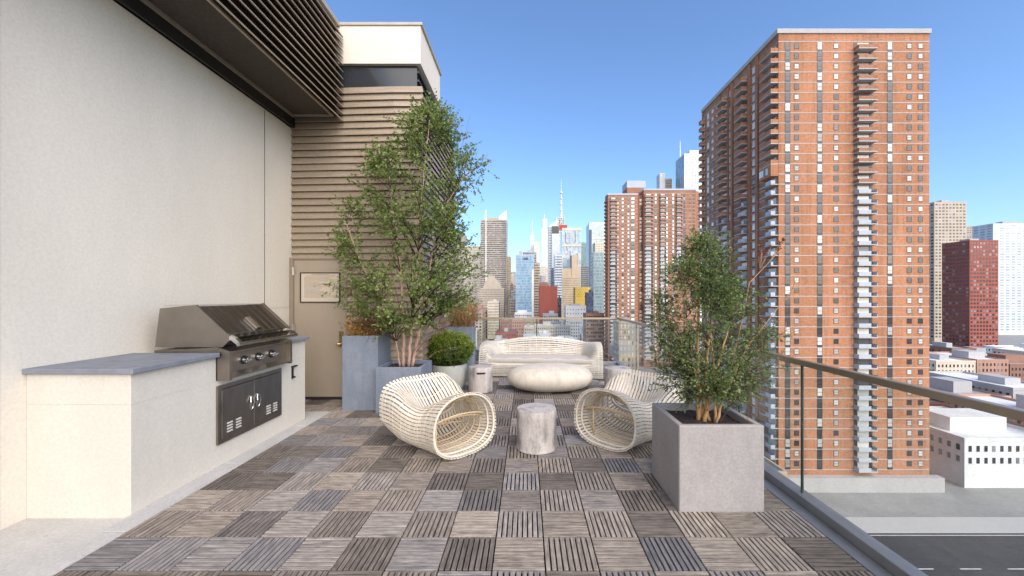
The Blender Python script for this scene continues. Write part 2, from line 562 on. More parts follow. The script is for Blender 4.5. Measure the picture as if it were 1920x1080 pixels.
def mk_print():
    """rows of tiny illegible print on a notice, in the sign's own coordinates (metres)"""
    m = NT('notice_print')
    c = m.n('ShaderNodeTexCoord').outputs['Object']
    sx = m.n('ShaderNodeSeparateXYZ', {0: c})
    rows = m.math('FRACT', m.math('MULTIPLY', sx.outputs[2], 58.))
    line = m.math('MULTIPLY', m.math('GREATER_THAN', rows, .35), m.math('LESS_THAN', rows, .8))
    row = m.math('FLOOR', m.math('MULTIPLY', sx.outputs[2], 58.))
    rnd = m.n('ShaderNodeTexWhiteNoise', {'W': row}, noise_dimensions='1D').outputs['Value']
    end = m.math('LESS_THAN', sx.outputs[0], m.math('ADD', m.math('MULTIPLY', rnd, .26), -.02))
    start = m.math('GREATER_THAN', sx.outputs[0], -.24)
    words_ = m.math('GREATER_THAN', m.noise(m.n('ShaderNodeMapping', {0: c, 'Scale': (130, 1, 58)}).outputs[0], 1., 2), .40)
    band = m.math('LESS_THAN', m.math('ABSOLUTE', sx.outputs[2]), .16)
    f = line
    for g in (end, start, words_, band):
        f = m.math('MULTIPLY', f, g)
    return m.set(m.mix(m.math('MULTIPLY', f, .7), (.55, .47, .37), (.16, .12, .09)), .5)
M['print'] = mk_print()

# ================================================================ TERRACE: floor
TS = 0.305
GX0, GY0 = 0.109, 3.406

base = MB().box(-3.62, 2.02, -2.0, 8.74, -.30, -.045)
deck = structure(base.build('deck', M['membrane']))


def tile_mesh(i):
    r = random.Random(100 + i)
    mb = MB()
    n = 9
    p = TS / n
    for k in range(n):
        y0 = -TS / 2 + k * p + .0043
        y1 = -TS / 2 + (k + 1) * p - .0043
        dz = r.uniform(-.0015, .0015)
        mb.cbox(-TS / 2 + .003 + r.uniform(0, .002), TS / 2 - .003 - r.uniform(0, .002), y0, y1, -.022, dz, .002, 0, .01 + .98 * r.random())
    for xx in (-.11, 0, .11):
        mb.box(xx - .012, xx + .012, -TS / 2 + .004, TS / 2 - .004, -.044, -.023, 1)
    return mb.mesh('tile', [M['deckwood'], M['membrane']])
tiles = [tile_mesh(i) for i in range(8)]
for m_ in range(-6, 18):
    for k in range(-12, 6):
        xc = GX0 + (k + .5) * TS
        yc = GY0 + (m_ + .5) * TS
        if k < -9 and not (m_ in (6, 7)):
            continue
        if yc > 5.75 and xc < -1.55:
            continue
        if k < -9 and m_ < 6:
            continue
        across = (k + m_ + 1) % 2 == 0          # boards running along X
        o = link('tile', tiles[rng.randrange(8)], deck, (xc, yc, rng.uniform(-.0015, .0015)), (rng.uniform(-.003, .003), rng.uniform(-.003, .003), (0 if across else math.pi / 2) + (math.pi if rng.random() < .5 else 0)))

kerb = structure(MB().box(-3.60, -2.645, -2.0, 5.234, -.30, -.03).build('concrete_kerb', M['kerb']))
yy = -.6
MB().cbox(-3.55, -2.818, 4.955, 5.226, -.03, -.004, .003).build('kerb_slab', M['kerb'], kerb)
while yy < 5.15:
    y1 = min(yy + 1.05, 5.229)
    MB().cbox(-2.815, -2.642, yy + .003, y1 - .003, -.03, -.004, .003).build('kerb_slab', M['kerb'], kerb)
    yy += 1.05

# ================================================================ PENTHOUSE: walls, louvres, door, roof overhang
pent = thing('penthouse', 'one-storey penthouse with cream stucco wall and bronze horizontal louvre cladding', 'building', (-3.5, 5.9, 0))
PO = Vector((-3.5, 5.9, 0))
def pbuild(mb, name, mats, parent=None, smooth=None):
    mb.v = [(a - PO.x, b - PO.y, c - PO.z) for a, b, c in mb.v]
    return mb.build(name, mats, parent or pent, smooth=smooth)
WX = -3.56
pbuild(MB().box(WX - .3, WX, -2.5, 5.9, -.3, 4.1), 'stucco_wall', M['stucco'])
# recessed joints of the stucco wall: vertical seam and a horizontal joint low down
pbuild(MB().box(WX - .003, WX + .003, 5.245, 5.252, 1.0, 4.08), 'wall_joint', M['dark_metal'])
pbuild(MB().box(WX - .003, WX + .002, 5.26, 5.88, 1.385, 1.390), 'wall_joint', M['pale_trim'])
pbuild(MB().box(WX - .003, WX + .003, 2.6, 2.607, -.02, 4.08), 'wall_joint', M['dark_metal'])
# shadow gap and channel at the top of the wall
pbuild(MB().box(WX - .2, WX - .02, -2.5, 5.86, 4.1, 4.16), 'shadow_gap', M['slot'])
pbuild(MB().box(WX - .3, WX + .03, -2.5, 5.86, 4.16, 4.24), 'wall_head', M['pale_trim'])
pbuild(MB().box(WX + .031, WX + .06, -2.5, 5.84, 4.10, 4.24), 'track', M['dark_metal'])
# louvre core walls
LY = 5.88
CXN = -1.57
core = MB()
core.prism([(WX - .3, 5.9), (-1.98, 5.9 - .02), (CXN - .06, 5.88), (CXN - .06, 8.74), (WX - .3, 8.74)], 'z', -.3, 4.72)
pbuild(core, 'core_wall', M['dark_metal'])
PITCH = .104
ZT = 4.72
n_sl = int(ZT / PITCH)
def slat_profile(z0):
    # (out, z): inner top, outer bottom, lip, return
    return [(.006, z0 + PITCH), (.040, z0 + .012), (.040, z0), (.030, z0 - .002), (.028, z0 + .010), (-.004, z0 + PITCH - .010)]
door_top = 2.13
DX0, DX1 = -3.555, -2.70
for i in range(n_sl):
    z0 = .02 + i * PITCH
    prof = slat_profile(z0)
    # front run: slightly skewed to the bend, then flat to the corner
    xs = -2.69 if z0 + .035 < door_top else WX + .002
    def ypl(x):
        return 5.875 - .085 * max(0, min(1, (x - WX) / (-1.98 - WX)))
    jig = rng.uniform(-.003, .003)
    for xa, xb in ((xs, -1.98), (-1.98, CXN)):
        mb = MB()
        ext = .035 if xb == CXN else 0
        pa = [(xa, ypl(xa) - o - jig, z) for o, z in prof]
        pb = [(xb + (o * .9 if ext else 0), ypl(xb) - o - jig, z) for o, z in prof]
        k = len(prof)
        mb.v = pa + pb
        for q in range(k):
            r2 = (q + 1) % k
            mb.face((q, q + k, r2 + k, r2))
        mb.face(tuple(range(k))); mb.face(tuple(range(2 * k - 1, k - 1, -1)))
        pbuild(mb, 'slat', M['louvre'])
    mb = MB()
    k = len(prof)
    ya = ypl(CXN) + .01
    mb.v = [(CXN - .05 + o, ya - o * .9 - jig, z) for o, z in prof] + [(CXN - .05 + o, 8.72, z) for o, z in prof]
    for q in range(k):
        r2 = (q + 1) % k
        mb.face((q, q + k, r2 + k, r2))
    mb.face(tuple(range(k))); mb.face(tuple(range(2 * k - 1, k - 1, -1)))
    pbuild(mb, 'slat', M['louvre'])
# clerestory band, fascia, roof
pbuild(MB().box(WX + .5, CXN - .09, 5.86, 8.70, 4.722, 5.05), 'clerestory_glass', M['win_dark'])
fas = pbuild(MB().box(WX - .3, CXN - .02, 5.80, 7.10, 5.05, 5.62), 'fascia', M['stucco'])
pbuild(MB().box(WX - .3, CXN + .01, 5.78, 7.12, 5.62, 5.66), 'coping', M['pale_trim'])
for zz in (4.80, 4.93):
    pbuild(MB().box(CXN - .085, CXN - .05, 5.84, 8.71, zz, zz + .03), 'rail', M['dark_metal'])
# overhanging roof box with its own louvres
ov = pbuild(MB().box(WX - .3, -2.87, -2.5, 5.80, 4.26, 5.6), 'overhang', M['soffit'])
def obuild(mb, name, mats):
    mb.v = [(a - PO.x, b - PO.y, c - PO.z) for a, b, c in mb.v]
    return mb.build(name, mats, ov)
obuild(MB().box(WX + .07, WX + .10, -2.5, 5.76, 4.225, 4.259), 'soffit_trim', M['pale_trim'])
obuild(MB().box(-2.90, -2.872, -2.5, 5.76, 4.235, 4.259), 'soffit_trim', M['pale_trim'])
obuild(MB().box(WX + .1, -2.90, 5.74, 5.765, 4.235, 4.259), 'soffit_trim', M['pale_trim'])
for i in range(13):
    z0 = 4.17 + i * PITCH
    mb = MB()
    mb.prism([(-2.866, z0 + .13), (-2.735, z0 + .012), (-2.735, z0), (-2.748, z0), (-2.866, z0 + .112)], 'y', -2.5, 5.77)
    obuild(mb, 'slat', M['louvre'])
pbuild(MB().box(WX - .35, -2.80, -2.5, 5.85, 5.60, 5.66), 'roof_edge', M['pale_trim'])

# door
dfr = MB()
yd = 5.80
dfr.box(DX0, DX0 + .055, yd - .01, 5.88, -.01, door_top)
dfr.box(DX1 - .012, DX1 + .012, yd - .01, 5.88, -.01, door_top)
dfr.box(DX0 + .055, DX1 - .012, yd - .01, 5.88, door_top - .025, door_top)
pbuild(dfr, 'door_frame', M['door_frame'])
door = pbuild(MB().cbox(DX0 + .062, DX1 - .016, yd + .004, yd + .05, .012, door_top - .03, .004), 'door', M['door'])
def dbuild(mb, name, mats):
    mb.v = [(a - PO.x, b - PO.y, c - PO.z) for a, b, c in mb.v]
    return mb.build(name, mats, door, smooth=True)
for zc in (1.93, 1.08, .25):
    h = MB().tube([(DX0 + .058, yd - .016, zc - .065), (DX0 + .058, yd - .016, zc + .065)], .011, 10)
    h.box(DX0 + .035, DX0 + .085, yd - .013, yd - .009, zc - .055, zc + .055)
    dbuild(h, 'hinge', M['steel'])
dbuild(MB().cbox(-2.81, -2.745, yd - .012, yd + .003, .80, 1.03, .003), 'lock_plate', M['brass'])
hd = MB().tube([(-2.778, yd - .012, .845), (-2.778, yd - .06, .845)], .013, 10)
hd.tube([(-2.765, yd - .055, .845), (-2.80, yd - .064, .843), (-2.825, yd - .058, .84)], [.016, .02, .014], 8)
hd.tube([(-2.778, yd - .012, .96), (-2.778, yd - .02, .96)], .019, 12)
dbuild(hd, 'door_handle', M['brass'])
dbuild(MB().box(DX0 + .062, DX1 - .016, yd - .004, yd + .003, .014, .045), 'door_sweep', M['dark_metal'])
dbuild(MB().box(DX0 + .056, DX0 + .0595, yd - .002, yd + .003, .02, door_top - .03), 'door_gap', M['pale_trim'])
# notice on the door
nz = CAMZ + (556 - 539) * 5.80 / FPX
nx = (601 - VX) * 5.80 / FPX
no = thing('notice_sign', 'cream notice of small print in a thin dark frame on the taupe door', 'sign', (nx, yd - .002, nz))
MB().box(-.285, .285, -.008, 0, -.212, .212).build('notice_sheet', M['print'], no)
for a, b, c, d in ((-.300, .300, .212, .226), (-.300, .300, -.226, -.212), (-.300, -.285, -.212, .212), (.285, .300, -.212, .212)):
    MB().box(a, b, -.016, 0, c, d).build('frame_edge', M['dark_metal'], no)
MB().box(-.13, .13, -.0095, -.008, .188, .196).build('heading', M['door_frame'], no)
MB().box(-.22, .22, -.0095, -.008, .168, .175).build('heading', M['door_frame'], no)

# ================================================================ OUTDOOR KITCHEN
CY0, CY1 = 2.75, 4.91
CF = -2.815
ctr = thing('kitchen_counter', 'cream stucco outdoor kitchen counter with a bluestone top', 'counter', (-3.18, 3.9, 0))
CO = Vector((-3.18, 3.9, 0))
def cbuild(mb, name, mats, parent=None, smooth=None):
    mb.v = [(a - CO.x, b - CO.y, c - CO.z) for a, b, c in mb.v]
    return mb.build(name, mats, parent or ctr, smooth=smooth)
cb = MB()
cb.box(WX + .002, CF, CY0, CY1, -.03, .78)
cb.box(WX + .002, CF, 4.45, CY1, .781, 1.0)
cb.box(WX + .002, CF, CY0, 3.50, .781, 1.0)
cb.box(WX + .002, -3.40, 3.501, 4.449, .781, 1.0)
cbuild(cb, 'base', M['counter_stucco'])
cbuild(MB().cbox(WX + .002, CF + .04, 4.452, CY1 + .04, 1.001, 1.04, .004), 'countertop', M['bluestone'])
cbuild(MB().cbox(WX + .002, CF + .04, CY0 - .03, 3.498, 1.001, 1.04, .004), 'countertop', M['bluestone'])
# access doors
fr = MB()
A0, A1, AZ0, AZ1 = 3.50, 4.41, .20, .735
fr.box(CF + .001, CF + .02, A0, A1, AZ1 - .035, AZ1)
fr.box(CF + .001, CF + .02, A0, A1, AZ0, AZ0 + .035)
fr.box(CF + .001, CF + .02, A0, A0 + .035, AZ0 + .035, AZ1 - .035)
fr.box(CF + .001, CF + .02, A1 - .035, A1, AZ0 + .035, AZ1 - .035)
cbuild(fr, 'door_surround', M['cabinet_steel'])
ym = (A0 + A1) / 2
for s_, (ya, yb) in ((1, (A0 + .038, ym - .003)), (-1, (ym + .003, A1 - .038))):
    ad = cbuild(MB().cbox(CF + .002, CF + .026, ya, yb, AZ0 + .038, AZ1 - .038, .003), 'access_door', M['cabinet_steel'])
    yh = yb - .045 if s_ > 0 else ya + .045
    zc = .475
    pts = []
    for i in range(24):
        a = 2 * math.pi * i / 24
        pts.append((CF + .046 - .012 * abs(math.sin(a)), yh + .022 * math.cos(a), zc + .065 * math.sin(a)))
    hm = MB().tube(pts, .0055, 8, closed=True)
    hm.tube([(CF + .026, yh, zc + .064), (CF + .038, yh, zc + .064)], .008, 8)
    hm.tube([(CF + .026, yh, zc - .064), (CF + .038, yh, zc - .064)], .008, 8)
    cbuild(hm, 'handle', M['chrome'], ad, True)
    cols = (ya + .09, ya + .20) if s_ > 0 else (yb - .20, yb - .09)
    for yc in (cols[0] + .0, cols[1] + .0):
        for j in range(4):
            z = .285 + j * .026
            v = MB()
            n0 = len(v.v)
            v.prism([(CF + .027, z + .013), (CF + .036, z + .002), (CF + .036, z), (CF + .027, z - .001)], 'y', yc - .032, yc + .032)
            cbuild(v, 'vent_louvre', M['vent'], ad)
cbuild(MB().box(CF + .003, CF + .028, ym - .0028, ym + .0028, AZ0 + .038, AZ1 - .038), 'door_strip', M['steel'])
bo = MB()
bo.box(CF, CF + .010, 4.625, 4.655, .565, .715)
bo.box(CF, CF + .034, 4.62, 4.70, .704, .718)
bo.prism([(CF + .012, .60), (CF + .035, .59), (CF + .035, .575), (CF + .012, .575)], 'y', 4.628, 4.652)
tag(bo.build('bottle_opener', M['slot']), 'small black metal bottle opener fixed to the stucco counter', 'bottle opener')

# grill
GY_0, GY_1 = 3.507, 4.445
gr = thing('gas_grill', 'built-in stainless steel gas grill with closed slanted hood', 'grill', (-3.0, 3.976, .79))
GO = Vector((-3.0, 3.976, .79))
def gbuild(mb, name, mats, parent=None, smooth=None):
    off = GO
    mb.v = [(a - off.x, b - off.y, c - off.z) for a, b, c in mb.v]
    return mb.build(name, mats, parent or gr, smooth=smooth)
GXF = -2.70
body = MB()
body.prism([(-3.39, .80), (-3.39, 1.06), (-2.83, 1.085), (-2.83, .80)], 'y', GY_0 + .012, GY_1 - .012)
body.prism([(-2.829, .80), (-2.829, 1.085), (GXF - .004, 1.046), (GXF - .004, 1.028), (-2.76, 1.02), (-2.76, .83), (GXF - .012, .80)], 'y', GY_0 + .036, GY_1 - .036)
gbuild(body, 'body', M['brushed'])
for ya in (GY_0, GY_1 - .034):
    gbuild(MB().prism([(-2.84, .79), (-2.84, 1.10), (GXF + .004, 1.05), (GXF + .004, .785)], 'y', ya, ya + .034), 'side_cheek', M['brushed'])
cp = gbuild(MB().box(-2.759, -2.746, GY_0 + .036, GY_1 - .036, .84, 1.018), 'control_panel', M['brushed'])
gbuild(MB().prism([(-2.745, .845), (GXF + .002, .812), (GXF + .002, .80), (-2.745, .80)], 'y', GY_0 + .037, GY_1 - .037), 'drip_lip', M['brushed'])
for yk in (3.755, 3.955, 4.16):
    kb = MB()
    kb.tube([(-2.745, yk, .935), (-2.738, yk, .935)], .041, 24, 1)
    kb.tube([(-2.738, yk, .935), (-2.722, yk, .935), (-2.70, yk, .935), (-2.696, yk, .935)], [.034, .032, .029, .022], 20)
    kb.box(-2.702, -2.684, yk - .027, yk + .027, .929, .941)
    o = gbuild(kb, 'knob', [M['chrome'], M['slot']], None, True)
hoodp = [(-3.37, 1.09), (-3.33, 1.43), (-3.02, 1.46), (-2.745, 1.205), (-2.728, 1.20), (-2.724, 1.168), (-2.79, 1.135), (-2.81, 1.09)]
hood = gbuild(MB().prism(hoodp, 'y', GY_0 + .03, GY_1 - .03), 'hood', M['hood'])
for ya in (GY_0 + .012, GY_1 - .03):
    gbuild(MB().prism([(-3.385, 1.088), (-3.342, 1.442), (-3.012, 1.474), (-2.73, 1.213), (-2.712, 1.205), (-2.708, 1.150), (-2.77, 1.088)], 'y', ya, ya + .018), 'hood_end', M['brushed'], hood)
gbuild(MB().box(-3.32, -3.03, GY_0 + .03, GY_1 - .03, 1.462, 1.470), 'hood_top', M['pale_trim'], hood)
hb = MB().tube([(-2.632, GY_0 + .02, 1.112), (-2.632, GY_1 - .02, 1.112)], .0165, 14)
gbuild(hb, 'handle_bar', M['bar_steel'], hood, True)
for yk in (GY_0 + .045, GY_1 - .045):
    gbuild(MB().prism([(-2.725, 1.195), (-2.665, 1.170), (-2.622, 1.125), (-2.622, 1.098), (-2.642, 1.092), (-2.665, 1.12), (-2.725, 1.165)], 'y', yk - .02, yk + .02), 'handle_bracket', M['chrome'], hood)
# polished plate on the slope of the hood
sl = Vector((.275, 0, -.255)).normalized(); nr = Vector((.255, 0, .275)).normalized()
pl = MB()
def slope(u, y, h):
    p = Vector((-3.02, 0, 1.46)) + sl * u + nr * h
    return (p.x, y, p.z)
yb0, yb1 = 3.93, 3.985
pl.v = [slope(u, y, h) for h in (.006, .028) for (u, y) in ((.20, yb0), (.20, yb1), (.36, yb1), (.36, yb0))]
for q in ((0, 3, 2, 1), (4, 5, 6, 7), (0, 1, 5, 4), (2, 3, 7, 6), (1, 2, 6, 5), (3, 0, 4, 7)):
    pl.face(q[::-1])
gbuild(pl, 'hood_plate', M['chrome'], hood)

# ================================================================ PLANTERS AND PLANTS
def square_planter(name, label, x0, x1, y0, y1, h, mat, wall=.035, soil=.06, rim=0.0):
    cx, cy = (x0 + x1) / 2, (y0 + y1) / 2
    t = thing(name, label, 'planter', (cx, cy, 0), 0)
    a, b = (x1 - x0) / 2, (y1 - y0) / 2
    mb = MB()
    c = .006
    ring = [(-a, -b), (a, -b), (a, b), (-a, b)]
    lev = [(0, 0, 0), (0, 0, h - c), (c, 0, h), (wall - c, 0, h), (wall, 0, h - c), (wall, 0, h - soil - .08)]
    rows = []
    for (ins, _, z) in lev:
        rows.append([])
        for sx, sy in ((-1, -1), (1, -1), (1, 1), (-1, 1)):
            # chamfered vertical corner: two points
            X, Y_ = sx * (a - ins), sy * (b - ins)
            cc = .007
            pts = [(X - sx * cc, Y_, z), (X, Y_ - sy * cc, z)]
            if sx * sy < 0:
                pts = pts[::-1] if (sx, sy) == (1, -1) else pts[::-1]
            if (sx, sy) in ((-1, -1), (1, 1)):
                pts = [(X, Y_ - sy * cc, z), (X - sx * cc, Y_, z)]
            else:
                pts = [(X - sx * cc, Y_, z), (X, Y_ - sy * cc, z)]
            rows[-1] += pts
    for r_ in rows:
        mb.v += r_
    for i in range(len(rows) - 1):
        for q in range(8):
            r2 = (q + 1) % 8
            mb.face((i * 8 + q, i * 8 + r2, (i + 1) * 8 + r2, (i + 1) * 8 + q))
    mb.face(tuple(range(7, -1, -1)))
    mb.build('box', mat, t)
    s = MB()
    N = 10
    w, d = a - wall - .002, b - wall - .002
    for j in range(N + 1):
        for i in range(N + 1):
            s.v.append((-w + 2 * w * i / N, -d + 2 * d * j / N, h - soil + .02 * mnoise.noise(Vector((i * .7 + x0 * 9, j * .7, 0)))))
    for j in range(N):
        for i in range(N):
            k = j * (N + 1) + i
            s.face((k, k + 1, k + N + 2, k + N + 1))
    s.build('soil', M['soil'], t, smooth='all')
    return t

square_planter('tall_planter', 'tall slate blue square planter holding a golden shrub beside the taupe door', -2.515, -2.025, 5.26, 5.76, 1.015, M['slate_planter'])
square_planter('low_planter', 'low slate blue square planter holding the tall birch tree', -2.005, -1.40, 5.12, 5.72, .61, M['slate_planter'], .04, .05)
square_planter('tall_planter', 'tall slate blue planter of straw grass behind the boxwood pot', -1.46, -.985, 7.03, 7.52, 1.0, M['slate_planter'])
square_planter('concrete_planter', 'grey concrete square planter holding the multi-stemmed leafy tree by the railing', 1.10, 1.715, 2.78, 3.385, .62, M['taupe_planter'], .045, .055)

pot = thing('round_pot', 'pale concrete rounded pot holding the clipped boxwood', 'pot', (-1.30, 6.47, 0))
pm = MB()
prof = [(.20, 0), (.235, .012), (.275, .10), (.295, .22), (.298, .34), (.290, .42), (.286, .43), (.27, .43), (.265, .42), (.265, .36)]
pm.lathe(prof, 48, cap=False)
pm.face(list(range(47, -1, -1)))
pm.build('bowl', M['pot'], pot, smooth=True)
MB().lathe([(.264, .375), (.12, .385), (.01, .39)], 32, cap=False).build('soil', M['soil'], pot, smooth='all')


class Leaves:
    """folded leaf-shaped faces, all of one crown"""
    def __init__(s):
        s.P, s.D, s.N, s.L, s.W, s.T = [], [], [], [], [], []

    def add(s, p, d, n, l, w, t):
        s.P.append(p); s.D.append(d); s.N.append(n); s.L.append(l); s.W.append(w); s.T.append(t)

    def build(s, name, mat, parent):
        P, D, N = (np.array([tuple(q) for q in a], float) for a in (s.P, s.D, s.N))
        L = np.array(s.L)[:, None]; W = np.array(s.W)[:, None]
        D /= np.linalg.norm(D, axis=1, keepdims=True) + 1e-9
        N = N - D * (N * D).sum(1, keepdims=True)
        N /= np.linalg.norm(N, axis=1, keepdims=True) + 1e-9
        S = np.cross(D, N)
        v0 = P; v2 = P + D * L
        v1 = P + D * L * .42 + S * W * .5 + N * W * .16
        v3 = P + D * L * .42 - S * W * .5 + N * W * .16
        n = len(P)
        V = np.stack([v0, v1, v2, v3], 1).reshape(-1, 3)
        me = bpy.data.meshes.new(name)
        me.vertices.add(4 * n)
        me.vertices.foreach_set('co', V.ravel())
        me.loops.add(6 * n)
        base_i = (np.arange(n) * 4)[:, None]
        me.loops.foreach_set('vertex_index', (base_i + np.array([[0, 2, 1, 0, 3, 2]])).ravel())
        me.polygons.add(2 * n)
        me.polygons.foreach_set('loop_start', np.arange(2 * n) * 3)
        me.polygons.foreach_set('loop_total', np.full(2 * n, 3))
        at = me.attributes.new('tone', 'FLOAT', 'FACE')
        at.data.foreach_set('value', np.repeat(np.array(s.T, float), 2))
        me.materials.append(mat)
        me.update(calc_edges=True)
        me.validate()
        return link(name, me, parent)


def rv(r, s=1.0):
    while True:
        v = Vector((r.uniform(-1, 1), r.uniform(-1, 1), r.uniform(-1, 1)))
        if .05 < v.length < 1:
            return v.normalized() * s


def bez(a, b, c, n):
    return [a * (1 - t) ** 2 + b * 2 * t * (1 - t) + c * t * t for t in (i / n for i in range(n + 1))]


def make_tree(name, label, base, stems, env, Yc, dY, n_tip, leaf, leaf_mat, bark, twig, seed, minz, limit, bare=(), per=4, spread=.22, lpt=9):
    """stems: list of (polyline, r0, r1) in world space; env: rows (pixel y, x left, x right) of the crown's outline at distance Yc"""
    r = random.Random(seed)
    t = thing(name, label, 'tree', base)
    B = Vector(base)
    paths = []
    for pts, r0, r1 in stems:
        pts = [Vector(p) for p in pts]
        fine = []
        for i in range(len(pts) - 1):
            for k in range(6):
                q = pts[i].lerp(pts[i + 1], k / 6)
                q += Vector((r.uniform(-1, 1), r.uniform(-1, 1), 0)) * .006
                fine.append(q)
        fine.append(pts[-1])
        rad = [r0 + (r1 - r0) * (i / (len(fine) - 1)) ** .8 for i in range(len(fine))]
        mb = MB()
        mb.tube([p - B for p in fine], rad, 9)
        mb.build('stem', bark, t, smooth='all')
        paths.append((fine, rad))
    br = MB(); red = MB(); lv = Leaves()
    ys = [e[0] for e in env]
    def row(y):
        for (ya, la, ra), (yb, lb, rb) in zip(env, env[1:]):
            if ya <= y <= yb:
                f = (y - ya) / (yb - ya)
                return la + (lb - la) * f, ra + (rb - ra) * f
        return None
    def leafy(p, d):
        if limit(p):
            return
        n = rv(r) * .8 + Vector((0, 0, .7))
        # clumps of lighter and darker leaves follow a noise through the crown
        tone = .58 + .55 * mnoise.noise(p * 2.6) + r.gauss(0, .16)
        l = leaf * r.uniform(.7, 1.25)
        lv.add(p - B, d, n, l, l * r.uniform(.62, .8), max(.01, min(.99, tone)))
    tips = []
    guard = 0
    while len(tips) < n_tip and guard < 40000:
        guard += 1
        y = r.uniform(ys[0], ys[-1])
        a, b = row(y)
        x = a + (b - a) * r.random()
        c = (a + b) / 2
        u = (x - c) / max(1, (b - a) / 2)
        w = r.uniform(-1, 1)
        if u * u + w * w > 1 or (u * u + w * w < r.random() * .45):
            continue
        # leave holes in the crown
        if mnoise.noise(Vector((x * .021, y * .021, w * 1.5 + seed))) < -.18 and r.random() < .8:
            continue
        Yt = Yc + w * dY * ((b - a) / 2) * Yc / FPX
        p = px(x, y, Yt)
        if limit(p):
            p.y = Yc - .1
        tips.append(p)
    for p in tips:
        best = None
        for fine, rad in paths:
            for i in range(len(fine) // 4, len(fine)):
                q = fine[i]
                h = math.hypot(p.x - q.x, p.y - q.y)
                dz = p.z - q.z
                cost = (p - q).length + .9 * abs(dz - .75 * h) + (2. if dz < 0 and p.z > minz + .15 else 0) + r.uniform(0, .12)
                if best is None or cost < best[0]:
                    best = (cost, q, rad[i])
        q, rq = best[1], best[2]
        L = (p - q).length
        mid = q.lerp(p, .5) + Vector((0, 0, .10 * L)) + rv(r, .08 * L)
        n = max(4, int(L / .07))
        pts = bez(q, mid, p, n)
        for k in range(1, n):
            pts[k] = pts[k] + rv(r, .008)
        r0 = min(rq * .55, .004 + .008 * L)
        br.tube([k - B for k in pts], [max(.0012, r0 * (1 - .85 * i / n)) for i in range(n + 1)], 5, cap=False)
        nt = per + int(L * 3)
        for k in range(nt):
            f = r.uniform(.42, 1.0)
            s0 = pts[min(n, int(f * n))]
            d = (p - q).normalized() * .55 + rv(r) * .9 + Vector((0, 0, .18))
            d.normalize()
            tl = spread * r.uniform(.45, 1.15)
            e = s0 + d * tl + Vector((0, 0, -.06 * tl))
            tw = bez(s0, s0 + d * tl * .5 + rv(r, tl * .12), e, 4)
            br.tube([k2 - B for k2 in tw], [.0018, .0015, .0013, .001, .0008], 3, cap=False)
            for j in range(lpt):
                g = r.uniform(.12, 1.0)
                lp = tw[0].lerp(tw[2], g * 2) if g < .5 else tw[2].lerp(tw[4], g * 2 - 1)
                leafy(lp + rv(r, leaf * .35), (d + rv(r) * 1.1))
    br.build('branch_work', twig, t, smooth='all')
    if bare:
        for a, m_, c in bare:
            a, m_, c = Vector(a), Vector(m_), Vector(c)
            pts = bez(a, m_, c, 8)
            red.tube([k - B for k in pts], [.005 * (1 - .75 * i / 8) for i in range(9)], 5, cap=False)
            for k in range(6):
                s0 = pts[r.randint(3, 7)]
                e = s0 + ((c - a).normalized() * .8 + rv(r) * .7) * r.uniform(.08, .22)
                red.tube([s0 - B, s0.lerp(e, .5) + rv(r, .008) - B, e - B], [.0022, .0017, .001], 4, cap=False)
        red.build('bare_twigs', M['twig_red'] if bark is M['bark_pink'] else M['twig_tan'], t, smooth='all')
    lv.build('crown', leaf_mat, t)
    return t


# tall birch against the louvres
bx_, by_ = -1.70, 5.42
def S(pts):
    return [px(x, y, Y) for x, y, Y in pts]
birch_stems = [
    (S([(757, 687, 5.42), (757, 640, 5.42), (755, 570, 5.40), (748, 480, 5.36), (735, 380, 5.30), (728, 320, 5.28)]), .030, .007),
    (S([(772, 687, 5.46), (786, 625, 5.48), (796, 560, 5.48), (812, 470, 5.45), (838, 380, 5.42), (880, 320, 5.40)]), .030, .007),
    (S([(766, 687, 5.36), (772, 610, 5.36), (780, 520, 5.34), (788, 420, 5.30), (795, 320, 5.28), (806, 225, 5.26)]), .024, .006),
    (S([(750, 688, 5.40), (742, 640, 5.36), (712, 560, 5.30), (675, 490, 5.22), (650, 420, 5.18)]), .014, .005),
]
env_birch = [(196, 785, 825), (225, 742, 868), (265, 708, 892), (310, 668, 925), (345, 640, 938), (385, 622, 905), (430, 612, 905), (470, 598, 912), (505, 592, 922), (540, 598, 925), (575, 622, 900), (612, 672, 850)]
def lim_birch(p):
    if p.x < -1.50 and p.y > 5.70:
        return True
    return p.x > -2.6 and p.x < -1.98 and p.z < 1.28 and p.y > 5.0
bare_birch = [(px(770, 640, 5.5), px(740, 480, 5.6), px(690, 250, 5.62)), (px(760, 640, 5.5), px(742, 520, 5.6), px(672, 270, 5.62)), (px(780, 660, 5.4), px(830, 600, 5.3), px(850, 560, 5.3)),
              (px(778, 670, 5.4), px(815, 640, 5.35), px(845, 590, 5.3)), (px(768, 672, 5.4), px(790, 640, 5.4), px(820, 575, 5.45)), (px(850, 330, 5.4), px(865, 280, 5.4), px(882, 215, 5.4)),
              (px(870, 330, 5.4), px(890, 320, 5.4), px(915, 290, 5.4)), (px(768, 680, 5.4), px(735, 640, 5.4), px(712, 590, 5.45))]
make_tree('birch_tree', 'tall leafy birch with peeling pink bark in front of the louvred wall', (bx_, by_, .55), birch_stems, env_birch, 5.36, .72, 380, .038, M['leaf_birch'], M['bark_pink'], M['twig_dark'], 3, 1.1, lim_birch, bare_birch, 5, .25, 10)

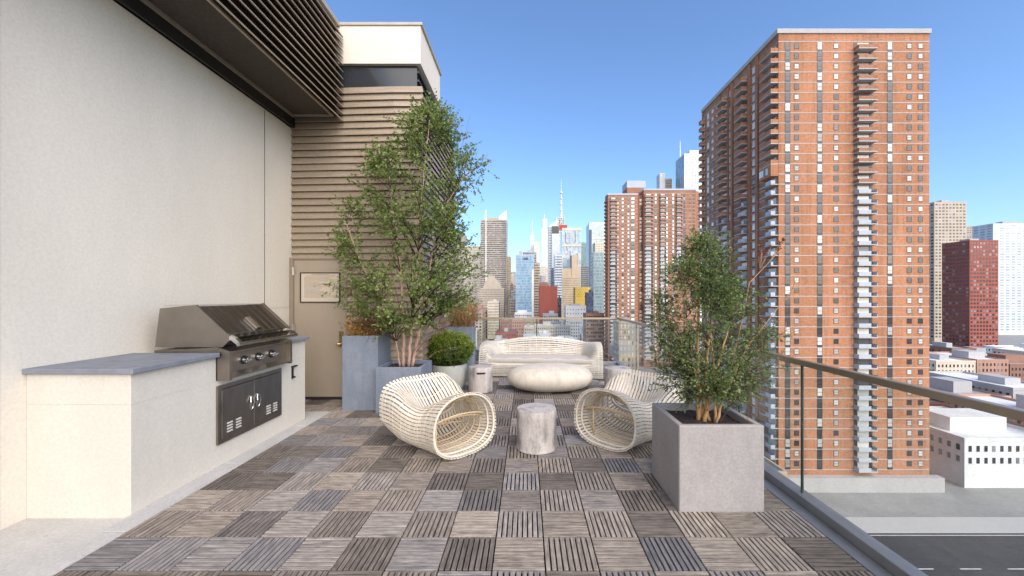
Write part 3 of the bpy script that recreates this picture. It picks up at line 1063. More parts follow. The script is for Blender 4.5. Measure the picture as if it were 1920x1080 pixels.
# multi-stemmed tree in the concrete planter
stems2 = []
b2 = (1.41, 3.06, .56)
r_ = random.Random(5)
for i, (tx, ty, Yt) in enumerate(((1310, 470, 3.0), (1275, 520, 2.95), (1345, 500, 3.1), (1385, 560, 3.15), (1250, 590, 3.1), (1415, 630, 3.0), (1330, 560, 2.85))):
    top = px(tx, ty, Yt)
    a = Vector((b2[0] - .05 + .02 * i + r_.uniform(-.02, .02), b2[1] + r_.uniform(-.06, .04), .555))
    m1 = a.lerp(top, .35) + Vector((0, 0, .06))
    stems2.append(([a, a.lerp(m1, .5) + Vector((0, 0, .03)), m1, m1.lerp(top, .5) + Vector((0, 0, .03)), top], .017 if i < 5 else .012, .003))
env2 = [(446, 1305, 1328), (475, 1278, 1362), (510, 1240, 1398), (550, 1222, 1425), (590, 1210, 1452), (630, 1204, 1466), (670, 1202, 1472), (705, 1208, 1462), (735, 1240, 1440), (752, 1280, 1410)]
bare2 = [(px(1330, 690, 3.06), px(1280, 620, 3.1), px(1198, 545, 3.15)), (px(1380, 680, 3.06), px(1440, 600, 3.05), px(1500, 525, 3.05)), (px(1380, 690, 3.06), px(1450, 630, 3.0), px(1502, 605, 2.95)), (px(1340, 660, 3.06), px(1290, 600, 3.1), px(1225, 560, 3.1))]
def lim2(p):
    return p.z < .66 and 1.05 < p.x < 1.76 and 2.74 < p.y < 3.42
make_tree('serviceberry_tree', 'small-leaved multi-stemmed tree with tan stems in the grey concrete planter', (1.41, 3.06, .56), stems2, env2, 3.06, .85, 400, .0205, M['leaf_small'], M['bark_tan'], M['twig_dark'], 11, .75, lim2, bare2, 5, .16, 10)

# cut stubs among the stems, as parts of that tree: short dead shoots in the mulch
dead = thing('dried_flower_stalk', 'bare tan stalk with rusty brown dried flower clusters rising from the concrete planter', 'plant', (1.55, 3.12, .57))
DB = Vector((1.55, 3.12, .57))
ds = MB()
pts = bez(DB.copy(), px(1385, 640, 3.12), px(1405, 530, 3.12), 10) + bez(px(1405, 530, 3.12), px(1425, 510, 3.12), px(1462, 470, 3.12), 8)[1:]
ds.tube([p - DB for p in pts], [.006 - .004 * i / (len(pts) - 1) for i in range(len(pts))], 6)
dl = Leaves()
r_ = random.Random(4)
for (cx, cy) in ((1430, 468), (1437, 476), (1422, 480), (1446, 463), (1462, 456), (1468, 450), (1460, 466), (1428, 462)):
    c = px(cx, cy, 3.12)
    s0 = px(1425, 505, 3.12) if cx < 1450 else px(1440, 495, 3.12)
    ds.tube([s0 - DB, s0.lerp(c, .6) - DB + Vector((0, 0, -.005)), c - DB], [.002, .0016, .001], 4)
    for k in range(26):
        dl.add(c - DB + rv(r_, .022 * r_.random() ** .5), rv(r_), rv(r_), .014, .012, r_.random())
ds.build('stalk', M['twig_tan'], dead, smooth='all')
dl.build('flower_cluster', M['leaf_brown'], dead)

hose = MB()
hp = [px(1355, 789, 3.0), px(1372, 772, 3.05), px(1388, 763, 3.1), px(1402, 762, 3.12), px(1412, 772, 3.14), px(1418, 790, 3.2)]
hp = [Vector((1.50, 3.0, .57)), Vector((1.56, 3.04, .62)), Vector((1.63, 3.10, .67)), Vector((1.70, 3.14, .675)), Vector((1.745, 3.17, .63)), Vector((1.755, 3.19, .5)), Vector((1.757, 3.2, .25)), Vector((1.765, 3.2, .02))]
sm_ = []
for i in range(len(hp) - 1):
    p0, p1, p2, p3 = hp[max(0, i - 1)], hp[i], hp[i + 1], hp[min(len(hp) - 1, i + 2)]
    for k in range(6):
        t_ = k / 6
        sm_.append(.5 * ((2 * p1) + (p2 - p0) * t_ + (2 * p0 - 5 * p1 + 4 * p2 - p3) * t_ ** 2 + (3 * p1 - p0 - 3 * p2 + p3) * t_ ** 3))
sm_.append(hp[-1])
hose.tube(sm_, .006, 8)
tag(hose.build('irrigation_hose', M['hose'], smooth='all'), 'thin black irrigation hose looping over the edge of the concrete planter', 'hose')

def shrub(name, label, base, points, leaf, leafmat, twig, seed, cat='shrub', stems=40, aspect=.5):
    r = random.Random(seed)
    t = thing(name, label, cat, base)
    B = Vector(base)
    tw = MB(); lv = Leaves()
    for (p, d, tone, l) in points(r):
        lv.add(p - B, d, rv(r) + Vector((0, 0, .5)), l, l * aspect, max(.01, min(.99, tone)))
    k = len(lv.P)
    for i in range(stems):
        q = lv.P[r.randrange(k)]
        tw.tube([Vector((r.uniform(-.05, .05), r.uniform(-.05, .05), 0)), q * .5 + Vector((0, 0, .03)), q], [.004, .003, .0012], 4, cap=False)
    tw.build('stem_work', twig, t, smooth='all')
    lv.build('foliage', leafmat, t)
    return t

def box_points(r):
    c = Vector((-1.28, 6.45, .665))
    out = []
    # ball of tufts, each a spray of small upright leaves
    for i in range(1050):
        d = rv(r)
        rad = Vector((.40, .38, .285))
        lump = 1 + .10 * mnoise.noise(d * 2.2 + Vector((3, 1, 0))) + .06 * mnoise.noise(d * 6)
        f = r.uniform(.74, 1.0)
        p = c + Vector((d.x * rad.x, d.y * rad.y, d.z * rad.z)) * lump * f
        if p.z < .40:
            continue
        ax = (d + Vector((0, 0, .6)) + rv(r) * .45).normalized()
        for j in range(15):
            q = p + ax * r.uniform(-.035, .045) + rv(r, .014)
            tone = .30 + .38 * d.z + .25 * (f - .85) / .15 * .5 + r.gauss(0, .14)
            out.append((q, ax * .6 + rv(r) * .9, tone, r.uniform(.022, .036)))
    return out
shrub('boxwood_shrub', 'bright green clipped boxwood ball growing in the pale round pot', (-1.30, 6.47, .39), box_points, .03, M['leaf_box'], M['twig_dark'], 21, stems=60)

def gold_points(r):
    out = []
    c = Vector((-2.27, 5.50, .97))
    for i in range(130):
        a = r.uniform(0, 2 * math.pi)
        tilt = r.uniform(0, .9)
        L = r.uniform(.14, .50) * (1 - .35 * tilt)
        d = Vector((math.cos(a) * math.sin(tilt), math.sin(a) * math.sin(tilt) * .7, math.cos(tilt)))
        b = c + Vector((r.uniform(-.19, .19), r.uniform(-.19, .16), 0))
        for j in range(16):
            f = r.uniform(.15, 1)
            p = b + d * L * f + rv(r, .025)
            if p.y > 5.70:
                continue
            out.append((p, d * .5 + rv(r), r.uniform(.1, 1), r.uniform(.022, .04)))
    return out
shrub('golden_shrub', 'low golden orange shrub growing in the tall planter beside the door', (-2.27, 5.50, .96), gold_points, .035, M['leaf_gold'], M['twig_red'], 8, stems=70, aspect=.6)

# straw grass in the rear tall planter
gt = thing('straw_grass', 'clump of arching dry straw coloured grass in the planter at the wall end', 'grass clump', (-1.22, 7.27, .94))
r_ = random.Random(6)
gm = MB()
for i in range(1700):
    a = r_.uniform(0, 2 * math.pi)
    L = r_.uniform(.4, .95)
    b = Vector((r_.uniform(-.19, .19), r_.uniform(-.19, .19), 0))
    out = Vector((math.cos(a), math.sin(a), 0))
    if out.x < -.3 and r_.random() < .6:
        out.x = -out.x
    reach = r_.uniform(.2, .9) * L
    rise = math.sqrt(max(.02, L * L - reach * reach)) * r_.uniform(.6, .95)
    p0 = b; p1 = b + out * reach * .25 + Vector((0, 0, rise * 1.05)); p2 = b + out * reach + Vector((0, 0, rise * r_.uniform(.45, 1.0)))
    if p2.x < -.30:
        p2.x = -.30 + r_.uniform(0, .1)
        p1.x = max(p1.x, -.28)
    pts = bez(p0, p1, p2, 6)
    side = out.cross(Vector((0, 0, 1))).normalized()
    w = r_.uniform(.0024, .005)
    n0 = len(gm.v)
    for k, p in enumerate(pts):
        ww = w * (1 - .8 * k / 6)
        gm.v += [tuple(p - side * ww), tuple(p + side * ww)]
    tn = r_.uniform(.02, .98)
    for k in range(6):
        gm.face((n0 + 2 * k, n0 + 2 * k + 1, n0 + 2 * k + 3, n0 + 2 * k + 2), 0, tn)
stuff(gm.build('blade_mass', M['straw'], gt))

# dry seed spray arching across the boxwood
sp = thing('dry_seed_spray', 'yellow dry seed spray arching over the boxwood from the birch planter', 'twig', (-1.44, 5.70, .60))
SB = Vector((-1.44, 5.70, .60))
pts = bez(Vector((-1.44, 5.70, .60)), px(800, 655, 5.9), px(884, 648, 6.0), 14)
sm2 = MB().tube([p - SB for p in pts], [.003 - .002 * i / 14 for i in range(15)], 5)
ll = Leaves()
for i in range(70):
    p = pts[r_.randint(2, 14)]
    ll.add(p - SB + rv(r_, .006), rv(r_) + Vector((.3, 0, -.5)), rv(r_), r_.uniform(.012, .026), .006, r_.random())
sm2.build('stalk', M['straw'], sp, smooth='all')
ll.build('seed_head', M['straw'], sp)

# ================================================================ RATTAN LOUNGE CHAIRS
def lerp_tab(tab, t):
    """smooth curve through (t, value) knots"""
    n = len(tab)
    k = 0
    while k < n - 2 and t > tab[k + 1][0]:
        k += 1
    (x0, y0), (x1, y1) = tab[k], tab[k + 1]
    def slope_at(i):
        if i == 0:
            return (tab[1][1] - tab[0][1]) / (tab[1][0] - tab[0][0])
        if i == n - 1:
            return (tab[-1][1] - tab[-2][1]) / (tab[-1][0] - tab[-2][0])
        return (tab[i + 1][1] - tab[i - 1][1]) / (tab[i + 1][0] - tab[i - 1][0])
    h = x1 - x0
    f = (t - x0) / h
    m0, m1 = slope_at(k) * h, slope_at(k + 1) * h
    return (2 * f ** 3 - 3 * f * f + 1) * y0 + (f ** 3 - 2 * f * f + f) * m0 + (3 * f * f - 2 * f ** 3) * y1 + (f ** 3 - f * f) * m1
CH_L = .90
W_T = [(0, .375), (.3, .365), (.6, .41), (1, .465)]
H_T = [(0, .60), (.2, .56), (.40, .505), (.60, .545), (.80, .63), (1, .665)]
HOL = [(0, 0), (.25, .01), (.40, .05), (.52, .15), (.68, .27), (.86, .19), (1, .02)]
def chair_pt(t, phi, inset=0.0):
    """t 0 = front mouth, 1 = back rim; phi 0 = lateral +, pi/2 = top"""
    W = lerp_tab(W_T, t) - inset
    H = lerp_tab(H_T, t)
    zb = .012 + inset + .15 * max(0, (t - .68) / .32) ** 2
    c, s_ = math.cos(phi), math.sin(phi)
    n = (2.25 + 1.5 * max(0, min(1, (t - .3) / .5))) if s_ >= 0 else 3.2
    x = W * math.copysign(abs(c) ** (2 / n), c)
    zc = .45 * H
    if s_ >= 0:
        z = zc + (H - inset - zc) * abs(s_) ** (2 / n)
        # the seat is hollowed between its arms, then climbs the backrest
        z -= lerp_tab(HOL, t) * max(0, 1 - (x / W) ** 2) ** 1.7
    else:
        z = zc - (zc - zb) * abs(s_) ** (2 / n)
        x *= 1 - .17 * abs(s_) ** 1.5
    a = CH_L * t
    a += t * t * (.07 * (max(z, 0) / .6) ** 1.2 - .07)
    a += (1 - t) ** 2 * .04 * (z / .55)
    return Vector((a, x, z))

def phi_table(t, N):
    """N parameters evenly spaced along the section's perimeter"""
    K = 2000
    ps = [chair_pt(t, 2 * math.pi * i / K) for i in range(K + 1)]
    cum = [0]
    for i in range(K):
        cum.append(cum[-1] + (ps[i + 1] - ps[i]).length)
    out, j = [], 0
    for i in range(N):
        target = cum[-1] * (i + .5) / N
        while cum[j + 1] < target:
            j += 1
        f = (target - cum[j]) / (cum[j + 1] - cum[j])
        out.append(2 * math.pi * (j + f) / K)
    return out

NS = 62
SEG = 30
PHI = [phi_table(k / SEG, NS) for k in range(SEG + 1)]
def chair(label, loc, ang, seed):
    t = thing('lounge_chair', label, 'chair', loc, ang, 'woven rattan lounge chairs')
    r = random.Random(seed)
    for i in range(NS):
        mb = MB()
        n0 = 0
        tA, tB = -.012 + r.uniform(-.006, .004), 1.012 + r.uniform(-.006, .006)
        wv = r.uniform(.92, 1.06)
        for k in range(SEG + 1):
            tc = k / SEG
            tt = tA if k == 0 else (tB if k == SEG else tc)
            ph = PHI[k][i]
            p = chair_pt(tc, ph)
            e = 1e-3
            k0, k1 = max(0, k - 1), min(SEG, k + 1)
            ta = (chair_pt(k1 / SEG, PHI[k1][i]) - chair_pt(k0 / SEG, PHI[k0][i])).normalized()
            tp = (chair_pt(tc, ph + e) - chair_pt(tc, ph - e)).normalized()
            p = p + ta * (tt - tc) * CH_L
            nrm = ta.cross(tp).normalized()
            w = .0128 * wv
            side = nrm.cross(ta).normalized()
            h = .0035
            for sa, sb in ((-1, -1), (1, -1), (1, 1), (-1, 1)):
                mb.v.append(tuple(p + side * w * sa * (1 if sb < 0 else .86) + nrm * h * sb))
        for k in range(SEG):
            for q in range(4):
                r2 = (q + 1) % 4
                mb.face((k * 4 + q, k * 4 + r2, (k + 1) * 4 + r2, (k + 1) * 4 + q))
        mb.face((3, 2, 1, 0)); mb.face(tuple(SEG * 4 + q for q in range(4)))
        mb.build('strip', M['rattan'], t, smooth=True)
    def hoop(tt, rad, ins, mat, name='hoop', n=80):
        pts = [chair_pt(tt, 2 * math.pi * i / n, ins) for i in range(n)]
        MB().tube(pts, rad, 7, closed=True).build(name, mat, t, smooth='all')
    hoop(.008, .0125, .016, M['rattan'])
    hoop(.985, .0125, .016, M['rattan'])
    hoop(.11, .0115, .015, M['rattan'])
    for tt in (.26, .40, .54, .68, .84):
        hoop(tt, .0078, .011, M['cane'])
    # thin cane wound over the strips, outside
    for tt in (.20, .33, .47, .61, .76, .90):
        pts = [chair_pt(tt, 2 * math.pi * i / 90, -.0045) for i in range(90)]
        MB().tube(pts, .0018, 5, closed=True).build('binding', M['rattan'], t, smooth='all')
    # cross rails carrying the seat inside
    for tt, zz, rr in ((.13, .37, .008), (.20, .33, .008), (.55, .18, .008)):
        pts = []
        for i in range(17):
            u = -1 + 2 * i / 16
            W = lerp_tab(W_T, tt) * .93
            pts.append(Vector((CH_L * tt + .03, W * u, zz - .05 * u * u)))
        MB().tube(pts, rr, 8).build('cross_rail', M['cane'], t, smooth='all')
    for u in (.72,):
        MB().tube([(CH_L * .16 + .03, .34 * u, .33), (CH_L * .16 + .03, .33 * u, .03)], .008, 7).build('strut', M['cane'], t, smooth='all')
    for u in (-.6, -.2, .2, .6):
        pts = [chair_pt(tt, math.pi / 2 - u, .014) for tt in [i / 12 for i in range(13)]]
        MB().tube(pts, .007, 7).build('seat_rail', M['cane'], t, smooth='all')
    return t

# local +X points from the mouth to the back, local +Y is lateral
ca = chair('whitewashed rattan lounge chair set next to the slate blue planters', (-.572, 3.755, 0), math.atan2(.69, -.72), 1)
cc = chair('whitewashed rattan lounge chair set next to the grey concrete planter', (.775, 3.93, 0), math.atan2(.69, .72), 2)

# ================================================================ SOFA
SW = 1.175
MID = [(.03, .03), (.0, .14), (.0, .262), (.10, .268), (.55, .268), (.615, .40), (.665, .545), (.745, .70), (.80, .665), (.82, .35), (.77, .03)]
END = [(.03, .03), (-.005, .16), (.0, .30), (.015, .45), (.075, .565), (.20, .62), (.38, .632), (.55, .632), (.75, .59), (.82, .35), (.77, .03)]
def cr(tab, q):
    i = max(0, min(len(tab) - 2, int(q)))
    f = q - i
    p0, p1, p2, p3 = (Vector((*tab[max(0, min(len(tab) - 1, j))], 0)) for j in (i - 1, i, i + 1, i + 2))
    v = .5 * ((2 * p1) + (p2 - p0) * f + (2 * p0 - 5 * p1 + 4 * p2 - p3) * f * f + (3 * p1 - p0 - 3 * p2 + p3) * f ** 3)
    return v.x, v.y
def sofa_pt(s_, q, inset=0.0):
    a = abs(s_)
    w = max(0, min(1, (a - .66) / .26))
    w = w * w * (3 - 2 * w)
    y0, z0 = cr(MID, q)
    y1, z1 = cr(END, q)
    dip = 1 - .16 * (min(a, .8) / .8) ** 2
    if q > 4.5 and q < 9:
        k = min(1, (q - 4.5) / 2)
        z0 = z0 * (1 - k) + (z0 * dip) * k
    y, z = y0 + (y1 - y0) * w, z0 + (z1 - z0) * w
    # the front edge bows forward at the arms
    y -= .05 * (a ** 2) * max(0, 1 - q / 5)
    x = SW * s_
    c = Vector((.40 - y, .33 - z, 0))
    if inset:
        c = c.normalized() * inset
        y += c.x; z += c.y
    return Vector((x, y, z))
sofa = thing('rattan_sofa', 'long pale woven rattan sofa with curved back below the glass railing', 'sofa', (.255, 7.30, 0), R(-6.5))
NSF = 40
for i in range(NSF):
    q = 10 * (i + .5) / NSF
    mb = MB()
    K = 56
    for k in range(K + 1):
        s_ = -1 + 2 * k / K
        p = sofa_pt(s_, q)
        e = 1e-3
        ta = (sofa_pt(s_ + e, q) - sofa_pt(s_ - e, q)).normalized()
        tq = (sofa_pt(s_, min(10, q + .02)) - sofa_pt(s_, max(0, q - .02))).normalized()
        nrm = ta.cross(tq).normalized()
        side = nrm.cross(ta).normalized()
        w = .0122; h = .004
        for sa, sb in ((-1, -1), (1, -1), (1, 1), (-1, 1)):
            mb.v.append(tuple(p + side * w * sa + nrm * h * sb))
    for k in range(K):
        for r0 in range(4):
            r2 = (r0 + 1) % 4
            mb.face((k * 4 + r0, k * 4 + r2, (k + 1) * 4 + r2, (k + 1) * 4 + r0))
    mb.face((3, 2, 1, 0)); mb.face(tuple(K * 4 + r0 for r0 in range(4)))
    mb.build('strip', M['sofa_rattan'], sofa, smooth=True)
for s_ in [-.985, -.93, -.86, -.78, -.70, -.58, -.46, -.34, -.22, -.11, 0, .11, .22, .34, .46, .58, .70, .78, .86, .93, .985]:
    pts = [sofa_pt(s_, 10 * i / 60, .006) for i in range(61)]
    MB().tube(pts, .006 if abs(s_) < .9 else .008, 6, cap=True).build('rib', M['sofa_rattan'], sofa, smooth='all')
for x in (-1.08, 1.08):
    for y in (.08, .72):
        MB().lathe([(.018, 0), (.02, .008), (.016, .04)], 12, c=(x, y)).build('foot', M['alu'], sofa, smooth=True)
# cushion lying on the seat
cu = MB()
def cushion_pt(u, v, top):
    x = -.97 + 1.94 * u
    y = .02 + .52 * v - .035 * (2 * u - 1) ** 2 * (1 - v)
    return x, y
nu, nv = 30, 8
prof_e = [(0, .0), (-.012, .02), (-.016, .05), (-.010, .082), (.012, .098)]
rows = []
ring = [(i / nu, 0) for i in range(nu)] + [(1, j / nv) for j in range(nv)] + [(1 - i / nu, 1) for i in range(nu)] + [(0, 1 - j / nv) for j in range(nv)]
for off, z in prof_e:
    n0 = len(cu.v); rows.append(n0)
    for u, v in ring:
        x, y = cushion_pt(u, v, 0)
        cx, cy = x, y - .29
        dx = 0 if 0 < u < 1 else (1 if u == 1 else -1)
        dy = 0 if 0 < v < 1 else (1 if v == 1 else -1)
        cu.v.append((x - dx * off - dx * .01, y - dy * off, .272 + z + (.004 * math.sin(u * 31) if z > .04 else 0)))
n = len(ring)
for a, b in zip(rows, rows[1:]):
    for q in range(n):
        r2 = (q + 1) % n
        cu.face((a + q, a + r2, b + r2, b + q))
n1 = len(cu.v)
for j in range(nv + 1):
    for i in range(nu + 1):
        x, y = cushion_pt(i / nu, j / nv, 1)
        f = min(i, nu - i, 3) / 3 * min(j, nv - j, 2) / 2
        x = max(-.95, min(.95, x)); 
        y = .018 + (y - .02) * .965 + .012
        cu.v.append((x, y, .370 + .012 * f + .003 * mnoise.noise(Vector((i * .5, j * .5, 0)))))
for j in range(nv):
    for i in range(nu):
        k = n1 + j * (nu + 1) + i
        cu.face((k, k + 1, k + nu + 2, k + nu + 1))
tag(cu.build('seat_cushion', M['canvas'], None, (.255, 7.30, .006), (0, 0, R(-6.5)), smooth=True), 'long flat grey beige seat cushion lying on the rattan sofa', 'cushion')

# ================================================================ TABLE AND STOOLS
tb = MB()
nu, nv = 72, 28
tb.v = []
for j in range(nv + 1):
    th = -math.pi / 2 + math.pi * j / nv
    for i in range(nu):
        a = 2 * math.pi * i / nu
        s_ = math.sin(th); c = math.cos(th)
        rr = abs(c) ** (.62 if s_ > 0 else .60)
        z = .222 + .205 * math.copysign(abs(s_) ** (.95), s_)
        ex = math.copysign(abs(math.cos(a)) ** .93, math.cos(a)); ey = math.copysign(abs(math.sin(a)) ** .93, math.sin(a))
        w = 1 + .012 * mnoise.noise(Vector((math.cos(a) * 1.3, math.sin(a) * 1.3, z * 4)))
        tb.v.append((.715 * rr * ex * w, .50 * rr * ey * w, max(0.0, z - .014)))
for j in range(nv):
    for i in range(nu):
        r2 = (i + 1) % nu
        tb.face((j * nu + i, j * nu + r2, (j + 1) * nu + r2, (j + 1) * nu + i))
tag(tb.build('coffee_table', M['table'], None, (.395, 6.46, 0), (0, 0, R(3)), smooth='all'), 'large pebble-shaped cream concrete coffee table in front of the sofa', 'table')


def stool(label, loc, ang, rad=.203, h=.41, base_lip=0.0, slot=True):
    t = thing('drum_stool', label, 'stool', loc, ang, 'concrete drum stools')
    seg = 64
    z0, z1 = h - .105, h - .072
    pr = [(rad - .012, 0), (rad + base_lip, .004), (rad + base_lip, .018), (rad + .001, .024), (rad, .06), (rad, .2), (rad, z0), (rad, z1), (rad, h - .012), (rad - .006, h - .003), (rad - .016, h), (.02, h), (.001, h)]
    half = 4
    def sk(i, q):
        return slot and i == 6 and (q < half or q >= seg - half)
    mb = MB()
    mb.lathe(pr, seg, cap=False, skip=sk)
    # lining of the grip hole
    if slot:
        for q in range(-half, half):
            a, b = 2 * math.pi * q / seg, 2 * math.pi * (q + 1) / seg
            for zz in (z0, z1):
                P = [(r_ * math.cos(an), r_ * math.sin(an), zz) for an in (a, b) for r_ in (rad, rad - .04)]
                mb.quad(P[0], P[1], P[3], P[2])
        for q in (-half, half):
            a = 2 * math.pi * q / seg
            mb.quad((rad * math.cos(a), rad * math.sin(a), z0), (rad * math.cos(a), rad * math.sin(a), z1), ((rad - .04) * math.cos(a), (rad - .04) * math.sin(a), z1), ((rad - .04) * math.cos(a), (rad - .04) * math.sin(a), z0))
    mb.build('drum', M['stool'], t, smooth=True)
    MB().lathe([(rad - .045, .01), (rad - .045, h - .02)], 32).build('shade_core', M['slot'], t, smooth=True)  # core coloured black in place of the shade inside the hollow
    return t
stool('pale stained concrete drum stool standing between the two rattan chairs', (.104, 3.98, 0), R(60), .204, .405, .004)
stool('grey stained concrete drum stool next to the pale round boxwood pot', (-.755, 6.36, 0), R(-82), .197, .405)
stool('pinkish concrete drum stool beside the sofa arm at the railing', (1.47, 6.20, 0), R(-32), .212, .41)

# fallen leaf and broken cane on the boards
fl = Leaves()
fl.add(Vector((0, 0, .004)), Vector((1, .3, .25)), Vector((0, .3, 1)), .035, .022, .9)
fl.add(Vector((.01, .005, .004)), Vector((.3, 1, .3)), Vector((.2, 0, 1)), .03, .02, .8)
o = fl.build('fallen_leaf', M['leaf_gold'], None)
o.location = (px(1008, 877, 3.496).x, 3.496, .002)
tag(o, 'single yellow fallen leaf lying on the deck tiles', 'leaf')
bc = MB().tube([(1.02, 3.72, .012), (1.06, 3.66, .006), (1.10, 3.62, .004)], [.003, .0025, .002], 6)
tag(bc.build('broken_cane', M['cane'], smooth='all'), 'short broken piece of cane lying on the deck by the chair', 'cane')

# ================================================================ GLASS RAILING
RX, RY, RZ = 2.10, 8.85, 1.05
def panel(par, x0, x1, y0, y1):
    o = MB().box(x0, x1, y0, y1, .035, RZ - .012).build('glass_panel', [M['glass']], par)
    return o
ra = thing('glass_railing', 'frameless glass railing with champagne metal cap running behind the sofa', 'railing', (.3, RY, 0))
RO = Vector((.3, RY, 0))
def local(mb, o):
    mb.v = [(a - o.x, b - o.y, c - o.z) for a, b, c in mb.v]
    return mb
for xa, xb in ((-1.60, .225), (.25, RX - .02)):
    local(MB().box(xa, xb, RY - .006, RY + .006, .035, RZ - .02), RO).build('glass_panel', M['glass'], ra)
local(MB().box(.2255, .2495, RY - .004, RY + .004, .035, RZ - .02), RO).build('panel_joint', M['glass_edge'], ra)
local(MB().cbox(-1.60, RX + .022, RY - .024, RY + .024, RZ - .024, RZ + .02, .004), RO).build('handrail', M['handrail'], ra)
local(MB().cbox(-1.60, RX + .05, RY - .05, RY + .05, -.045, .06, .004), RO).build('base_channel', M['alu'], ra)
rb = thing('glass_railing', 'frameless glass railing with bronze cap along the deck edge beside the concrete planter', 'railing', (RX, 5, 0))
RO2 = Vector((RX, 5, 0))
ys_ = [-1.5, -.02, 1.46, 2.94, 4.42, 5.90, 7.38, RY - .03]
for ya, yb in zip(ys_, ys_[1:]):
    local(MB().box(RX - .006, RX + .006, ya + .012, yb - .012, .035, RZ - .02), RO2).build('glass_panel', M['glass'], rb)
    local(MB().box(RX - .004, RX + .004, yb - .0115, yb + .0115, .035, RZ - .02), RO2).build('panel_joint', M['glass_edge'], rb)
local(MB().cbox(RX - .024, RX + .022, -1.5, RY - .025, RZ - .024, RZ + .0195, .004), RO2).build('handrail', M['handrail'], rb)
local(MB().cbox(RX - .05, RX + .049, -1.5, RY - .051, -.045, .06, .004), RO2).build('base_channel', M['alu'], rb)
local(MB().cbox(RX - .15, RX - .052, -1.5, RY - .06, -.045, -.006, .003), RO2).build('edge_trim', M['alu'], rb)

# ================================================================ CITY: ground and streets
GZ = -50.0
structure(MB().box(-6000, 6000, -3000, 9000, GZ - 2, GZ).build('ground', M['pavement']))
STX0, STX1 = -45.0, -29.0
structure(MB().box(STX0, STX1, 20, 3000, GZ, GZ + .02).build('street', M['asphalt']))
for k, (y0, y1) in enumerate(((190, 212), (352, 374), (630, 652), (900, 925))):
    structure(MB().box(-600, 600, y0, y1, GZ + .024, GZ + .04).build('avenue', M['asphalt']))
for i in range(60):
    y = 215 + i * 9
    if 340 < y < 385:
        continue
    structure(MB().box(-37.1, -36.9, y, y + 4, GZ + .045, GZ + .06).build('lane_marking', M['white_paint']))
structure(MB().box(4, 600, 62, 84, GZ + .024, GZ + .04).build('cross_street', M['asphalt']))
for i in range(30):
    structure(MB().box(10 + i * 9, 14 + i * 9, 72.9, 73.1, GZ + .045, GZ + .06).build('lane_marking', M['white_paint']))
for y_ in (62.6, 83.2):
    structure(MB().box(4, 600, y_, y_ + .18, GZ + .045, GZ + .06).build('lane_marking', M['white_paint']))
structure(MB().box(4, 600, 84.3, 90, GZ, GZ + .14).build('pavement', M['kerb']))
# own building below the terrace
tag(MB().box(-30, 2.16, -14, 8.9, GZ, -.31).build('apartment_block', M['w_beige']), 'beige apartment block whose roof carries the terrace deck', 'building')


def wins(mb, face, a0, a1, z0, z1, plane, nx, pitch, ww, wh, r, proud=.12, sill=.25, stagger=False, skip=0.0):
    """window boxes on a facade: face 'y' (facing -Y), 'x-' or 'x+'"""
    nfl = max(1, int((z1 - z0) / pitch))
    dw = (a1 - a0) / nx
    for j in range(nfl):
        zz = z1 - (j + 1) * pitch + pitch * sill
        for i in range(nx):
            if stagger and (i + j) % 2:
                continue
            if skip and r.random() < skip:
                continue
            u0 = a0 + dw * (i + .5 - ww / 2)
            u1 = a0 + dw * (i + .5 + ww / 2)
            tn = .01 + .98 * r.random()
            if face == 'y':
                mb.box(u0, u1, plane - proud, plane, zz, zz + pitch * wh, 0, tn, 'kb' if proud < .3 else 'k')
            elif face == 'x-':
                mb.box(plane - proud, plane, u0, u1, zz, zz + pitch * wh, 0, tn, 'r')
            else:
                mb.box(plane, plane + proud, u0, u1, zz, zz + pitch * wh, 0, tn, 'l')


